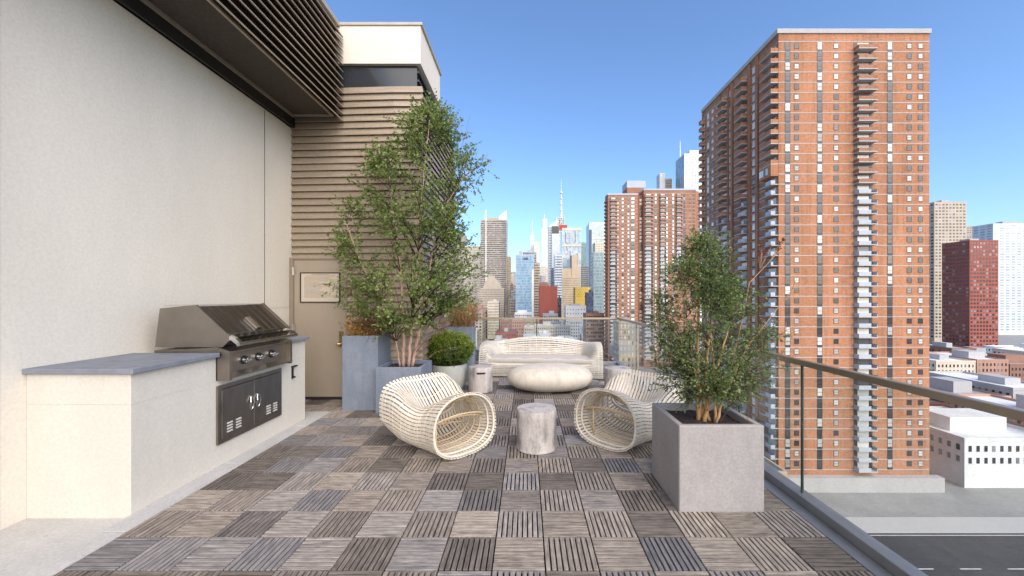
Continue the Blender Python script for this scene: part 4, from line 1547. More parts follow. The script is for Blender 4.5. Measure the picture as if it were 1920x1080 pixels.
def bld(name, label, x0, x1, yt, Y, depth, wall, win, nx, pitch=3.6, ww=.6, wh=.55, roof='roof_grey', group=None, bulk=True, base=GZ, side=True, stagger=False, seed=0, X=None, top=None, wz0=None, skip=0.0, cat='building'):
    """a building given by its sides and roof line in the photograph at distance Y"""
    if X is None:
        X0, X1 = (x0 - VX) * Y / FPX, (x1 - VX) * Y / FPX
    else:
        X0, X1 = X
    zt = top if top is not None else CAMZ + (VY - yt) * Y / FPX
    r = random.Random(seed + int(x0 * 7 + Y) if X is None else seed)
    xc = (X0 + X1) / 2
    t = thing(name, label, cat, (xc, Y, base), 0, group)
    H = zt - base
    hw = (X1 - X0) / 2
    MB().box(-hw, hw, 0, depth, 0, H).build('wall', M['w_' + wall], t)
    lip = MB()
    pw = .35
    lip.box(-hw - .1, hw + .1, -.1, pw, H, H + .9).box(-hw - .1, hw + .1, depth - pw, depth + .1, H, H + .9)
    lip.box(-hw - .1, -hw + pw, pw, depth - pw, H, H + .9).box(hw - pw, hw + .1, pw, depth - pw, H, H + .9)
    lip.build('parapet', M['w_' + wall], t)
    MB().box(-hw + pw, hw - pw, pw, depth - pw, H + .002, H + .12).build('roof', M['w_' + roof], t)
    if bulk:
        a, b = sorted((r.uniform(-.7, .0), r.uniform(.1, .7)))
        bd = min(depth * .4, 9)
        MB().box(hw * a, hw * b, depth * .25, depth * .25 + bd, H + .13, H + .13 + r.uniform(2.2, 4.5)).build('bulkhead', M['w_' + rng.choice(['grey', wall])], t)
    wm = MB()
    lo = (wz0 - base) if wz0 is not None else max(3, H - 60 * pitch)
    if Y > 300 and wz0 is None:
        lo = max(lo, H - 45 * pitch)
    wins(wm, 'y', -hw + .4, hw - .4, lo, H - .4, 0, nx, pitch, ww, wh, r, stagger=stagger, skip=skip)
    if side:
        ns = max(1, int(nx * depth / (2 * hw)))
        if X0 > 0:
            wins(wm, 'x-', .4, depth - .4, lo, H - .4, -hw, ns, pitch, ww, wh, r, skip=skip)
        elif X1 < 0:
            wins(wm, 'x+', .4, depth - .4, lo, H - .4, hw, ns, pitch, ww, wh, r, skip=skip)
    if wm.f:
        stuff(wm.build('window_rows', M[win], t))
    return t, hw, H


# ================================================================ CITY: the two brick towers
FP = 2.73
t1 = thing('brick_tower', 'tall orange brick apartment tower rising beyond the side railing', 'tower', (67.6, 103.5, GZ))
TO = Vector((67.6, 103.5, GZ))
T1Y0, T1Y1, T1X0, T1X1 = 103.5, 148.0, 67.6, 108.0
T1TOP = 72.0
local(MB().box(T1X0, T1X1, T1Y0, T1Y1, GZ, T1TOP), TO).build('wall', M['brick_near'], t1)
zk0 = 1.63
floors = [k for k in range(-17, 26)]
bands = MB()
for k in floors:
    z = zk0 + FP * k
    bm = MB()
    bm.box(T1X0 - .06, T1X1 + .06, T1Y0 - .06, T1Y0, z - .12, z + .10)
    bm.box(T1X0 - .06, T1X0, T1Y0, T1Y1, z - .12, z + .10, skip='k')
    local(bm, TO).build('slab_edge', M['slab'], t1)
# corner pilasters and shallow ribs on the side face
for ya, yb, d in ((112.2, 113.4, .5), (116.2, 117.3, .5), (126.0, 127.2, .45), (128.8, 129.4, .4), (134.6, 135.6, .4), (147.2, 148.0, .4)):
    local(MB().box(T1X0 - d, T1X0, ya, yb, GZ, T1TOP - .5), TO).build('pilaster', M['brick_near'], t1)

def balcony_mesh(kind, w, d, seed=0):
    """local: wall plane at x = 0, balcony runs out to x = -d, from y = 0 (towards the terrace) to y = w"""
    mb = MB()
    mb.box(-d, 0, 0, w, -.12, .12, 0)
    if kind == 'brick':
        mb.box(-d, -d + .12, .0, w, .121, 1.08, 1)
        mb.box(-d + .12, 0, .0, .12, .121, 1.08, 1)
        mb.box(-d + .12, 0, w - .12, w, .121, 1.08, 1)
        mb.box(-d - .02, -d + .14, -.02, w + .02, 1.081, 1.16, 1)
    else:
        # a pale panel on part of the front, dark bars on the rest
        c = .55 if kind == 'panel' else .3
        mb.box(-d, -d * (1 - c), -.03, .03, .121, 1.05, 2)
        mb.box(-d - .03, -d + .03, .031, w * .45, .121, 1.05, 2) if kind == 'panel' else None
        y0 = w * .45 if kind == 'panel' else .031
        mb.box(-d - .02, -d + .02, y0, w, 1.0, 1.06, 3)
        n = int((w - y0) / .22)
        for i in range(n):
            yy = y0 + .1 + i * .22
            mb.box(-d - .015, -d + .015, yy, yy + .05, .121, 1.0, 3)
        x0 = -d * (1 - c)
        mb.box(x0, 0, -.02, .02, 1.0, 1.06, 3)
        for i in range(int(-x0 / .22)):
            mb.box(x0 + .08 + i * .22, x0 + .13 + i * .22, -.015, .015, .121, 1.0, 3)
    # glazed door behind
    mb.box(-.07, 0, w * .18, w * .80, .13, 2.15, 4, .3 + .5 * random.Random(seed).random())
    return mb.mesh('balcony', [M['slab'], M['brick_near'], M['panel_grey'], M['spandrel'], M['win_pale']])
bal = {}
for w, d, key in ((5.2, 2.05, 'a'), (4.3, 2.2, 'b'), (4.2, 2.1, 'c'), (2.0, 1.6, 'd')):
    for kind in ('brick', 'panel', 'rail'):
        bal[key, kind] = balcony_mesh(kind, w, d, hash(key) % 7)
rb_ = random.Random(9)
for k in floors[:-1]:
    z = zk0 + FP * k
    for key, y0, zsw in (('a', 103.56, 33.5), ('b', 117.5, 30.0), ('c', 129.5, 28.5), ('d', 146.0, 28.0)):
        if key == 'a' and abs(z - 34.4) < 1.4:
            continue
        kind = 'brick' if z > zsw else ('panel' if rb_.random() < .6 else 'rail')
        link('balcony', bal[key, kind], t1, (T1X0 - TO.x, y0 - TO.y, z - TO.z))
# enclosed bay on the corner stack
eb = local(MB().box(T1X0 - 2.05, T1X0, 103.56, 108.8, 33.9, 37.0), TO).build('enclosed_bay', M['brick_near'], t1)
for i in range(4):
    local(MB().box(T1X0 - 2.12, T1X0 - 2.05, 104.9 + i * .95, 105.75 + i * .95, 34.6, 36.4), TO).build('bay_window', M['win_pale'], eb)
# windows on the face towards the terrace
wt = MB().box(-.62, .62, -.05, .08, 0, 1.95, 0, 0.0)
wt.box(-.70, .70, -.08, .06, -.62, -.04, 1).box(-.70, -.62, -.08, .07, 0, 2.0, 1).box(.62, .70, -.08, .07, 0, 2.0, 1).box(-.62, .62, -.07, .07, .85, .93, 1)
wtm = wt.mesh('window', [M['win_tower'], M['spandrel']])
wsq = MB().box(-.56, .56, -.05, .08, 0, 1.2, 0, 0.0)
wsq.box(-.64, .64, -.09, .07, -.08, 0, 1).box(-.64, .64, -.08, .07, 1.2, 1.28, 1).box(-.64, -.56, -.08, .07, 0, 1.2, 1).box(.56, .64, -.08, .07, 0, 1.2, 1).box(-.56, .56, -.07, .07, .57, .63, 1)
wsm = wsq.mesh('window', [M['win_tower'], M['spandrel']])
for k in floors[:-1]:
    z = zk0 + FP * k
    for xx, mesh_, dz in ((70.0, wtm, .62), (72.4, wsm, .95), (78.6, wtm, .62), (83.0, wsm, .95), (97.4, wtm, .62), (102.6, wsm, .95), (105.6, wsm, .95)):
        link('window', mesh_, t1, (xx - TO.x, T1Y0 - TO.y, z + dz - TO.z))
sw_ = MB(); sp_ = MB()
for k in floors[:-1]:
    z = zk0 + FP * k
    for yc, w, h0, h1 in ((114.7, 1.4, .55, 2.45), (128.0, 1.0, .55, 2.45), (143.6, 1.4, .3, 2.4), (140.1, 1.4, .95, 2.2), (136.9, .9, .95, 2.2)):
        sw_.box(T1X0 - .07, T1X0, yc - w / 2, yc + w / 2, z + h0, z + h1, 0, .01 + .98 * rb_.random(), 'r')
        if h0 == .55:
            sp_.box(T1X0 - .08, T1X0, yc - w / 2, yc + w / 2, z + .11, z + .54, 0, 0, 'r')
stuff(local(sw_, TO).build('side_window_rows', M['win_pale'], t1))
stuff(local(sp_, TO).build('side_spandrel_rows', M['spandrel'], t1))
local(MB().box(T1X0 - .5, T1X1 + .3, T1Y0 - .3, T1Y1 + .3, T1TOP, T1TOP + 1.2), TO).build('parapet', M['slab'], t1)
local(MB().box(80, 98, 115, 136, T1TOP + 1.21, T1TOP + 9), TO).build('bulkhead', M['brick_near'], t1)
local(MB().box(T1X0 - 1.2, T1X1 + 2, T1Y0 - 2.0, T1Y0 - .07, GZ, -46.2), TO).build('podium', M['slab'], t1)

# second tower, farther down the street
Y2 = 283.0
t2 = thing('brick_tower', 'broad russet brick apartment tower with rooftop bulkhead standing behind the skyline gap', 'tower', px(1220, 556, Y2) * 1)
t2['label'] = 'broad russet brick apartment tower with a grey rooftop bulkhead beside the glass skyline'
t2.location = (90, Y2, GZ)
T2 = Vector((90, Y2, GZ))
def X2(x, Y=Y2):
    return (x - VX) * Y / FPX
def Z2(y, Y=Y2):
    return CAMZ - (y - VY) * Y / FPX
zL, zR = Z2(366), Z2(357)
xa, xb, xc_, xd = X2(1140), X2(1196), X2(1207), X2(1304)
# left wing with a splayed corner, recess, right wing with a splayed lit corner
local(MB().prism([(xa, Y2), (xb, Y2), (xb, Y2 + 30), (xa + 8, Y2 + 30), (xa + .1, Y2 + 11)], 'z', GZ, zL), T2).build('wing', M['brick_far'], t2)
local(MB().box(xb + .001, xc_ - .001, Y2 + 4, Y2 + 30, GZ, zL + 1), T2).build('recess_wall', M['brick_far'], t2)
local(MB().prism([(xc_, Y2), (xd, Y2), (xd + 6.2, Y2 + 6.2), (xd + 6.2, Y2 + 34), (xc_, Y2 + 34)], 'z', GZ, zR), T2).build('wing', M['brick_far'], t2)
P2 = 2.76
nf2 = int((zR - GZ) / P2)
bd = MB()
for k in range(nf2):
    z = zR - 2.2 - k * P2
    for x0, x1, y0 in ((xa, xb, Y2), (xc_, xd, Y2)):
        if z > zL and x0 == xa:
            continue
        b_ = MB().box(x0, x1, y0 - .06, y0, z - .12, z + .1)
        local(b_, T2).build('slab_edge', M['slab'], t2)
for x0, x1, zt in ((xa - .4, xb + .2, zL), (xc_ - .2, xd + .3, zR)):
    local(MB().box(x0, x1, Y2 - .3, Y2 + (9 if x0 < xb - 1 else 28), zt + .002, zt + 1.3), T2).build('parapet', M['panel_grey'], t2)
bx0, bx1 = X2(1176, 292), X2(1210, 292)
bh = local(MB().box(bx0, bx1, 292, 306, zL - 1, Z2(352, 292)), T2).build('bulkhead', M['brick_far'], t2)
local(MB().box(bx0 - .2, bx1 + .2, 291.8, 306.2, Z2(352, 292) + .002, Z2(339, 292)), T2).build('bulkhead_screen', M['panel_grey'], bh)

def flat_balcony(kind, w):
    """local: wall plane y = 0, runs out to y = -1.7"""
    mb = MB()
    d = 1.7
    mb.box(-w / 2, w / 2, -d, 0, -.16, .12, 0)
    m_ = 1 if kind == 'brick' else 2
    if kind == 'brick':
        mb.box(-w / 2, w / 2, -d, -d + .12, .121, 1.0, m_)
    else:
        mb.box(-w / 2, w * .15, -d, -d + .12, .121, 1.0, m_)
        mb.box(w * .15, w / 2, -d, -d + .06, .85, 1.0, 3)
    mb.box(-w / 2, -w / 2 + .12, -d + .13, 0, .121, 1.0, m_)
    mb.box(w / 2 - .12, w / 2, -d + .13, 0, .121, 1.0, m_)
    mb.box(-w * .30, w * .30, -.07, 0, .13, 2.3, 4, .55)
    mb.box(-w / 2, -w * .32, -.06, 0, .13, 2.4, 3)
    mb.box(w * .32, w / 2, -.06, 0, .13, 2.4, 3)
    return mb.mesh('balcony', [M['slab'], M['brick_far'], M['panel_grey'], M['spandrel'], M['win_pale']])
fb = {(k, w): flat_balcony(k, w) for k in ('brick', 'panel') for w in (5.0, 6.2, 4.6)}
for k in floors[:-1]:
    z = zk0 + FP * k
    link('balcony', fb['brick' if z > 31 else 'panel', 5.0], t1, (90.2 - TO.x, T1Y0 - TO.y, z - TO.z))
for xpx, w, zt in ((1150, 5.0, zL), (1216, 6.2, zR), (1242.5, 4.6, zR), (1273, 4.6, zR)):
    for k in range(nf2 - 2):
        z = zR - 2.2 - (k + 1) * P2
        if z > zt - 2.5 or z < GZ + 4:
            continue
        kind = 'brick' if (z > Z2(462) if xpx != 1150 else z > Z2(470)) else 'panel'
        if xpx > 1260 and z < Z2(500):
            continue
        link('balcony', fb[kind, w], t2, (X2(xpx) - T2.x, 0, z - T2.z))
w2, d2, s2_ = MB(), MB(), MB()
for k in range(nf2 - 1):
    z = zR - 2.2 - (k + 1) * P2
    if z < GZ + 3:
        continue
    for xp, w, h, tgt, zt in ((1158.5, 1.3, .9, w2, zL), (1167.5, 1.4, 1.5, w2, zL), (1178.2, 1.2, 1.5, w2, zL), (1186.5, 2.4, 1.8, w2, zL), (1229.5, 1.3, 1.8, w2, zR), (1250.5, 1.2, 1.9, w2, zR), (1262.3, 1.2, 1.9, w2, zR),
                              (1283, 1.3, 1.8, d2, zR), (1294, 1.2, .9, d2, zR), (1301, 1.0, 1.0, d2, zR)):
        if z > zt - 2:
            continue
        X = X2(xp)
        tgt.box(X - w / 2, X + w / 2, Y2 - .07, Y2, z + .7, z + .7 + h, 0, .01 + .98 * rb_.random(), 'k')
        if h > 1.2:
            s2_.box(X - w / 2, X + w / 2, Y2 - .05, Y2, z + .12, z + .68, 0, 0, 'k')
    if z < zL - 2:
        Xr = X2(1201.5, Y2 + 4)
        w2.box(Xr - .9, Xr + .9, Y2 + 3.93, Y2 + 4, z + .6, z + 2.4, 0, .01 + .98 * rb_.random(), 'k')
        s2_.box(Xr - .9, Xr + .9, Y2 + 3.95, Y2 + 4, z + .1, z + .58, 0, 0, 'k')
        # side of the left wing
    # windows and balconies on the lit splay
    c_ = Vector((xd + 3.1, Y2 + 3.1, z))
    tdir = Vector((1, 1, 0)).normalized(); ndir = Vector((1, -1, 0)).normalized()
    for u in (1.3,):
        p = c_ + tdir * u
        q0 = [p + tdir * a_ + ndir * .06 + Vector((0, 0, b__)) for a_, b__ in ((-1.6, .6), (1.6, .6), (1.6, 1.9), (-1.6, 1.9))]
        d2.quad(*[tuple(v) for v in q0], 0, .01 + .98 * rb_.random())
stuff(local(w2, T2).build('window_rows', M['win_pale'], t2))
stuff(local(d2, T2).build('dark_window_rows', M['win_dark'], t2))
stuff(local(s2_, T2).build('spandrel_rows', M['spandrel'], t2))
# stepped balconies on the splayed left corner
for k in range(nf2 - 3):
    z = zR - 2.2 - (k + 2) * P2
    if z < GZ + 5:
        break
    local(MB().box(xa - 1.3, xa - .01, Y2 + 3, Y2 + 8, z - .15, z + 1.0), T2).build('corner_balcony', M['brick_far'], t2)

# ================================================================ CITY: skyline
def sky_x(x, Y):
    return (x - VX) * Y / FPX
def sky_z(y, Y):
    return CAMZ + (VY - y) * Y / FPX

t, hw, H = bld('office_tower', 'brown banded office tower crowned by white sail fins', 901, 950, 413, 780, 40, 'brown', 'win_dark', 18, 3.9, .88, .42, bulk=False)
MB().box(-hw + 10, -hw + 12, -.8, 0, 60, H + 20).build('white_fin', M['w_white'], t)
MB().prism([(hw - 17, H + 1), (hw, H + 1), (hw, H + 20), (hw - 2, H + 19), (hw - 15, H + 9)], 'y', -.5, 3).build('sail_crown', M['w_white'], t)
MB().prism([(-hw + 8, H + 1), (-hw + 13, H + 1), (-hw + 10, H + 21)], 'y', -.5, 3).build('spike_crown', M['w_white'], t)
MB().box(-hw + 12.1, hw - 17.1, 2, 12, H + .95, H + 5).build('crown_band', M['w_tan'], t)
for i in range(3):
    MB().box(hw - 8 + i * 2.4, hw - 7.2 + i * 2.4, -.3, 0, 20, H - 2).build('dark_mullion', M['w_dark'], t)
bld('slab_tower', 'slim tan and black slab tower behind the brown office tower', 950, 957.5, 482, 820, 30, 'tan', 'win_dark', 4, 3.6, .5, .5)
t, hw, H = bld('masonry_tower', 'old beige masonry tower with stepped gabled top before the brown office tower', 897, 945, 541, 560, 24, 'beige', 'win_dark', 22, 3.2, .4, .5, bulk=False)
MB().prism([(-hw + 6, H), (hw - 4, H), (hw - 6, H + 8), (2, H + 19), (-6, H + 19), (-hw + 10, H + 8)], 'y', .5, 16).build('gabled_crown', M['w_beige'], t)
bld('corner_house', 'sunlit cream corner building at the far end of the street', 914, 935, 566, 470, 20, 'cream', 'win_dark', 9, 3.4, .4, .5)
bld('distant_tower', 'hazy grey tower closing the end of the street canyon', 955, 968, 510, 1500, 40, 'grey', 'win_dark', 8, 4, .6, .5)
bld('distant_tower', 'slim cream tower lit by the sun inside the street canyon', 957, 963.5, 516, 1150, 30, 'cream', 'win_dark', 4, 4, .5, .5)
bld('canyon_block', 'dark glass block on the shaded side of the street canyon', 957, 963, 535, 760, 40, 'dark', 'win_grey', 4, 3.6, .5, .5)
t, hw, H = bld('glass_hotel', 'pale blue glass hotel tower with a square dark sign near its top', 967, 1001, 479, 470, 20, 'blue', 'win_blue', 14, 3.3, .92, .86, bulk=False)
MB().box(-hw + 9.5, -hw + 15, -.25, -.13, H - 5.4, H - 2.6).build('sign_panel', M['w_dark'], t)
MB().box(hw - 2.6, hw + .02, -.35, -.13, 20, H - 17).build('white_strip', M['w_white'], t)
MB().box(-hw + 3.5, -hw + 8, 4, 10, H + .13, H + 6).build('bulkhead', M['w_grey'], t)
bld('louvred_block', 'grey louvred block standing behind the blue glass hotel', 980, 1006, 473, 560, 24, 'grey', 'win_dark', 10, 3.4, .7, .7)
bld('brick_block', 'tan banded block squeezed against the blue glass hotel', 1001, 1012.5, 494, 500, 20, 'tan', 'win_dark', 4, 3.4, .8, .4)
t, hw, H = bld('slender_spire', 'slender pale skyscraper with a needle top behind the blue glass hotel', 994.5, 1001, 441, 1750, 30, 'white', 'win_grey', 4, 5, .6, .6, bulk=False)
MB().lathe([(5.5, H), (4, H + 12), (2.2, H + 30), (1.2, H + 55), (.3, H + 75)], 10, c=(0, 8)).build('spire', M['w_cream'], t)
bld('stepped_tower', 'pale stepped tower attached behind the slender needle skyscraper', 1001, 1011, 454, 1700, 30, 'cream', 'win_grey', 5, 5, .5, .5)
t, hw, H = bld('tapered_skyscraper', 'white glass tapering skyscraper with a thin mast', 1015, 1029, 430, 1800, 40, 'white', 'win_grey', 9, 5.5, .9, .55, bulk=False)
MB().box(-hw + 6, hw - 7, 5, 25, H + .13, H + 50).build('upper_tier', M['w_silver'], t)
MB().lathe([(2.2, H + 50.2), (1.2, H + 70), (.4, H + 92)], 8, c=(-3, 14)).build('mast', M['w_white'], t)
t, hw, H = bld('mast_tower', 'banded skyscraper topped by a scaffold crown and the tallest antenna mast', 1029, 1060, 424, 980, 40, 'white', 'win_dark', 6, 4.2, .9, .45, bulk=False)
MB().prism([(-hw, H), (0, H), (0, H + 14), (-hw * .45, H + 9), (-hw * .85, H + 3)], 'y', 1, 30).build('curved_shoulder', M['w_white'], t)
fx = sky_x(1053, 980) - sky_x(1044.5, 980)
crown = MB()
for i in range(5):
    zz = H + 4 + i * 4.2
    crown.box(fx - 8, fx + 8, 4, 20, zz, zz + 1.1)
for ax in (-8, -2.6, 2.6, 7.4):
    crown.box(fx + ax, fx + ax + .8, 3.5, 4.3, H, H + 23)
    crown.tube([(fx + ax, 3.6, H + 2), (fx - ax, 3.6, H + 22)], .35, 4)
crown.build('scaffold_crown', M['w_white'], t)
MB().box(fx - 6, fx + 14, -.6, 3, H - 9, H + 3).build('red_sign', M['w_red'], t)
MB().prism([(fx - 13, H + 8), (fx - 7, H + 8), (fx - 13.5, H + 26)], 'y', 2, 3).build('corner_fin', M['w_white'], t)
mst = MB().lathe([(3.2, H + 22), (2.8, H + 45), (2.0, H + 46), (1.9, H + 70), (1.3, H + 71), (1.2, H + 92), (.6, H + 93), (.35, sky_z(333, 980) + 50)], 8, c=(fx, 12))
for i in range(5):
    mst.lathe([(4.2, H + 27 + i * 15), (4.2, H + 29 + i * 15)], 8, c=(fx, 12))
mst.build('antenna_mast', M['w_white'], t)
MB().box(-hw + 7.5, -hw + 26, -6, -.15, 0, H - 20).build('pale_bay', M['w_silver'], t)
MB().box(-hw + 8.5, -hw + 25, -5.5, -.15, H - 19.9, H - 1).build('dark_bay', M['w_dark'], t)
t, hw, H = bld('striped_tower', 'grey white tower patterned with thin teal and purple vertical stripes', 1054, 1089.5, 432, 640, 34, 'silver', 'win_grey', 12, 3.8, .97, .95, bulk=False)
rs = random.Random(3)
for xp, ya, yb, c in ((1060, 436, 455, 'purple'), (1063, 455, 470, 'purple'), (1068.5, 446, 463, 'teal'), (1069, 470, 492, 'purple'), (1078.5, 434, 455, 'purple'), (1084.5, 434, 456, 'teal'), (1062.5, 485, 540, 'teal'), (1083, 476, 520, 'purple'),
                      (1069, 518, 575, 'teal'), (1076, 522, 545, 'grey'), (1058.5, 530, 575, 'purple'), (1085, 520, 540, 'teal'), (1064, 545, 575, 'purple'), (1068.5, 463, 470, 'teal'), (1085, 462, 470, 'teal')):
    xx = sky_x(xp, 640) - sky_x(1071.75, 640)
    MB().box(xx - .55, xx + .55, -.4, -.13, sky_z(yb, 640) - GZ, sky_z(ya, 640) - GZ).build('stripe', M['w_' + c], t)
MB().box(-hw - .3, hw + .3, -.9, -.41, sky_z(462, 640) - GZ, sky_z(459, 640) - GZ).build('belt_band', M['w_cream'], t)
MB().box(-hw, hw + 1, -.6, 3, H + .1, H + 4).build('screen_crown', M['w_cream'], t)
for xl, xr, yt in ((1055, 1089, 520), (1056, 1072, 503), (1072, 1083.5, 478), (1083.5, 1089, 500)):
    pass
t, hw, H = bld('tan_reflection', 'stepped tan block standing in for the reflection on the striped tower', 1054.5, 1089, 520, 600, 26, 'tan', 'win_dark', 17, 3.4, .36, .45, bulk=False)  # solid stand-in for the tan reflection low on the striped glass
k_ = 600 / FPX
MB().box(-hw, -hw + 17.5 * k_, 2, 24, H + .93, H + 17 * k_).build('setback', M['w_tan'], t)
MB().box(-hw + 17.6 * k_, -hw + 29 * k_, 1, 24, H + .93, H + 42 * k_).build('setback', M['w_tan'], t)
MB().box(-hw + 29.1 * k_, hw - .2, 2, 24, H + .93, H + 20 * k_).build('setback', M['w_tan'], t)
bld('window_grid_tower', 'black and white gridded tower between the red brick block and tan reflection block', 1040.5, 1054, 479, 540, 24, 'silver', 'win_dark', 5, 3.6, .72, .6)
bld('green_block', 'pale green glass block behind the striped tower', 1089.5, 1104, 456, 900, 30, 'green', 'win_green', 8, 4.2, .85, .6)
bld('grey_block', 'small grey stepped block under the pale green tower', 1091, 1104, 499, 680, 24, 'grey', 'win_dark', 6, 3.6, .6, .5)
t, hw, H = bld('banded_tower', 'white banded glass tower with a teal edge beside the russet tower', 1104.5, 1134, 420, 820, 40, 'white', 'win_green', 7, 4.2, .94, .6, bulk=False)
MB().box(-hw - .4, -hw + 5.6, -.5, -.13, 0, H - 12).build('teal_edge', M['w_navy'], t)
MB().box(-hw + 1, hw + 3, 1, 20, H + .13, H + 4).build('curved_cap', M['w_silver'], t)
MB().box(-hw + 5.7, hw, -.8, -.14, H - 32, H - 28).build('belt_band', M['w_white'], t)
bld('cream_block', 'cream stone block tucked beside the russet tower', 1116, 1136, 455, 620, 26, 'cream', 'win_dark', 6, 3.6, .3, .4)
bld('glass_grid_block', 'grey green gridded glass block at the foot of the russet tower', 1113, 1133, 474, 400, 20, 'green', 'win_grey', 8, 3.4, .8, .7, bulk=False)
t, hw, H = bld('yellow_block', 'bright yellow block pierced by rows of small square windows', 1078.5, 1118, 540, 440, 18, 'yellow', 'win_dark', 17, 2.6, .34, .38, stagger=True, bulk=False, wz0=sky_z(561, 440))
bld('navy_block', 'dark blue narrow block in front of the yellow block', 1100.5, 1113, 550, 400, 14, 'navy', 'win_dark', 4, 3.4, .3, .8)
t, hw, H = bld('red_brick_block', 'plain deep red brick block with a brown cap in the skyline middle', 1011, 1045.5, 538, 420, 20, 'redbrick', 'win_dark', 8, 3.4, .10, .25, bulk=False, skip=.5)
k_ = 420 / FPX
MB().prism([(-hw + .5, H + .95), (hw - 9, H + .95), (hw - 11, H + 9 * k_), (-hw + .6, H + 9 * k_)], 'y', 1, 12).build('brown_cap', M['w_rust'], t)
bld('cream_tower', 'pale cream tower rising behind the red brick block', 1009, 1027.5, 503, 880, 30, 'cream', 'win_grey', 6, 4, .5, .5)
bld('grey_block', 'slim blue grey block beside the red brick block', 1034, 1041, 506, 620, 24, 'navy', 'win_dark', 3, 3.6, .5, .5)
bld('dark_block', 'dark narrow block shading the red brick block', 1045.8, 1053, 560, 450, 20, 'dark', 'win_dark', 3, 3.4, .5, .5)
# water tank with legs
def water_tank(label, x, ytop, Y, r=2.6, h=6.0, mat='grey'):
    zt = sky_z(ytop, Y)
    t = thing('water_tank', label, 'water tank', (sky_x(x, Y), Y, zt - h - 5.5))
    MB().lathe([(r, 5.5 - 3), (r * 1.02, 4 + 0), (r, 5.5 + h * .55)], 16).build('tank', M['w_' + mat], t, smooth=True)
    MB().lathe([(r * 1.08, 5.5 + h * .55), (.1, 5.5 + h)], 16).build('cone_roof', M['w_' + mat], t)
    for a in (45, 135, 225, 315):
        MB().tube([(r * .8 * math.cos(R(a)), r * .8 * math.sin(R(a)), -3.5), (r * .8 * math.cos(R(a)), r * .8 * math.sin(R(a)), 2.6)], .22, 5).build('leg', M['w_dark'], t)
water_tank('grey water tank on the brown cap of the red brick block', 1017, 514, 424, 2.8, 5)
bld('white_low_block', 'white low industrial block beneath the yellow block', 1061, 1099, 575, 380, 16, 'white', 'win_dark', 7, 4, .25, .3)
bld('grey_low_block', 'grey setback roof block under the glass railing line', 1018, 1046, 590, 400, 14, 'roof_grey', 'win_dark', 8, 3.6, .5, .5)
bld('white_low_block', 'white flat roof block at the foot of the blue glass hotel', 965, 998, 588, 430, 18, 'white', 'win_dark', 9, 3.6, .6, .5, roof='roof_white')
# white tower behind the russet one
t, hw, H = bld('white_tower', 'bright white gridded tower with a glass flank and thin mast behind the brick towers', 1283, 1336, 289, 520, 30, 'white', 'win_grey', 9, 4.4, .42, .5, bulk=False)
gl = MB()
wins(gl, 'x-', .4, 29.6, 40, H - .4, -hw, 10, 3.6, .95, .9, rs, proud=.2)
stuff(gl.build('flank_glazing', M['win_blue'], t))
MB().lathe([(.9, H), (.5, H + 25), (.2, H + 28)], 8, c=(-hw + 4, 24)).build('thin_mast', M['w_white'], t)
MB().box(-hw + 8, hw, 2, 20, H + .9, H + 6).build('bulkhead', M['w_white'], t)
t, hw, H = bld('scaffold_tower', 'white lattice clad building top peeping above the russet tower', 1237, 1247, 326, 560, 14, 'white', 'win_grey', 4, 2.4, .5, .6, bulk=False)
bld('scaffold_tower', 'brown scaffolded building top beside the white lattice one', 1247.5, 1260, 336, 560, 14, 'tan', 'win_dark', 5, 2.4, .7, .5, bulk=False)

# blocks along the street, left of it
bld('street_block', 'beige street block with paired windows along the street beyond the railing', 0, 0, 0, 430, 66, 'beige', 'win_dark', 16, 3.5, .55, .5, X=(-110, -49), top=-16, seed=4, wz0=-48)
bld('street_block', 'pink brick street block past the beige block', 0, 0, 0, 500, 110, 'pinkbrick', 'win_dark', 14, 3.5, .45, .5, X=(-100, -49.5), top=-14, seed=6)
bld('street_block', 'low cream house with small roof hut beside the street corner', 0, 0, 0, 398, 22, 'cream', 'win_dark', 8, 3.4, .4, .5, X=(-80, -51), top=-34, seed=7)
bld('street_block', 'rust brick low house before the cream house at the street', 0, 0, 0, 300, 40, 'rust', 'win_dark', 10, 3.4, .4, .5, X=(-90, -50), top=-37, seed=8)
bld('street_block', 'tan apartment house standing between the penthouse end and street', 0, 0, 0, 225, 50, 'tan', 'win_dark', 12, 3.4, .4, .5, X=(-95, -50), top=-33, seed=9)
# towers partly hidden by the birch
bld('pale_tower', 'pale stone tower half hidden by the birch crown', 868, 900, 462, 900, 30, 'cream', 'win_dark', 14, 3.8, .45, .5)
bld('brown_tower', 'brown stone tower hidden behind the birch and penthouse corner', 835, 872, 440, 1000, 30, 'brown', 'win_dark', 14, 3.8, .45, .5)

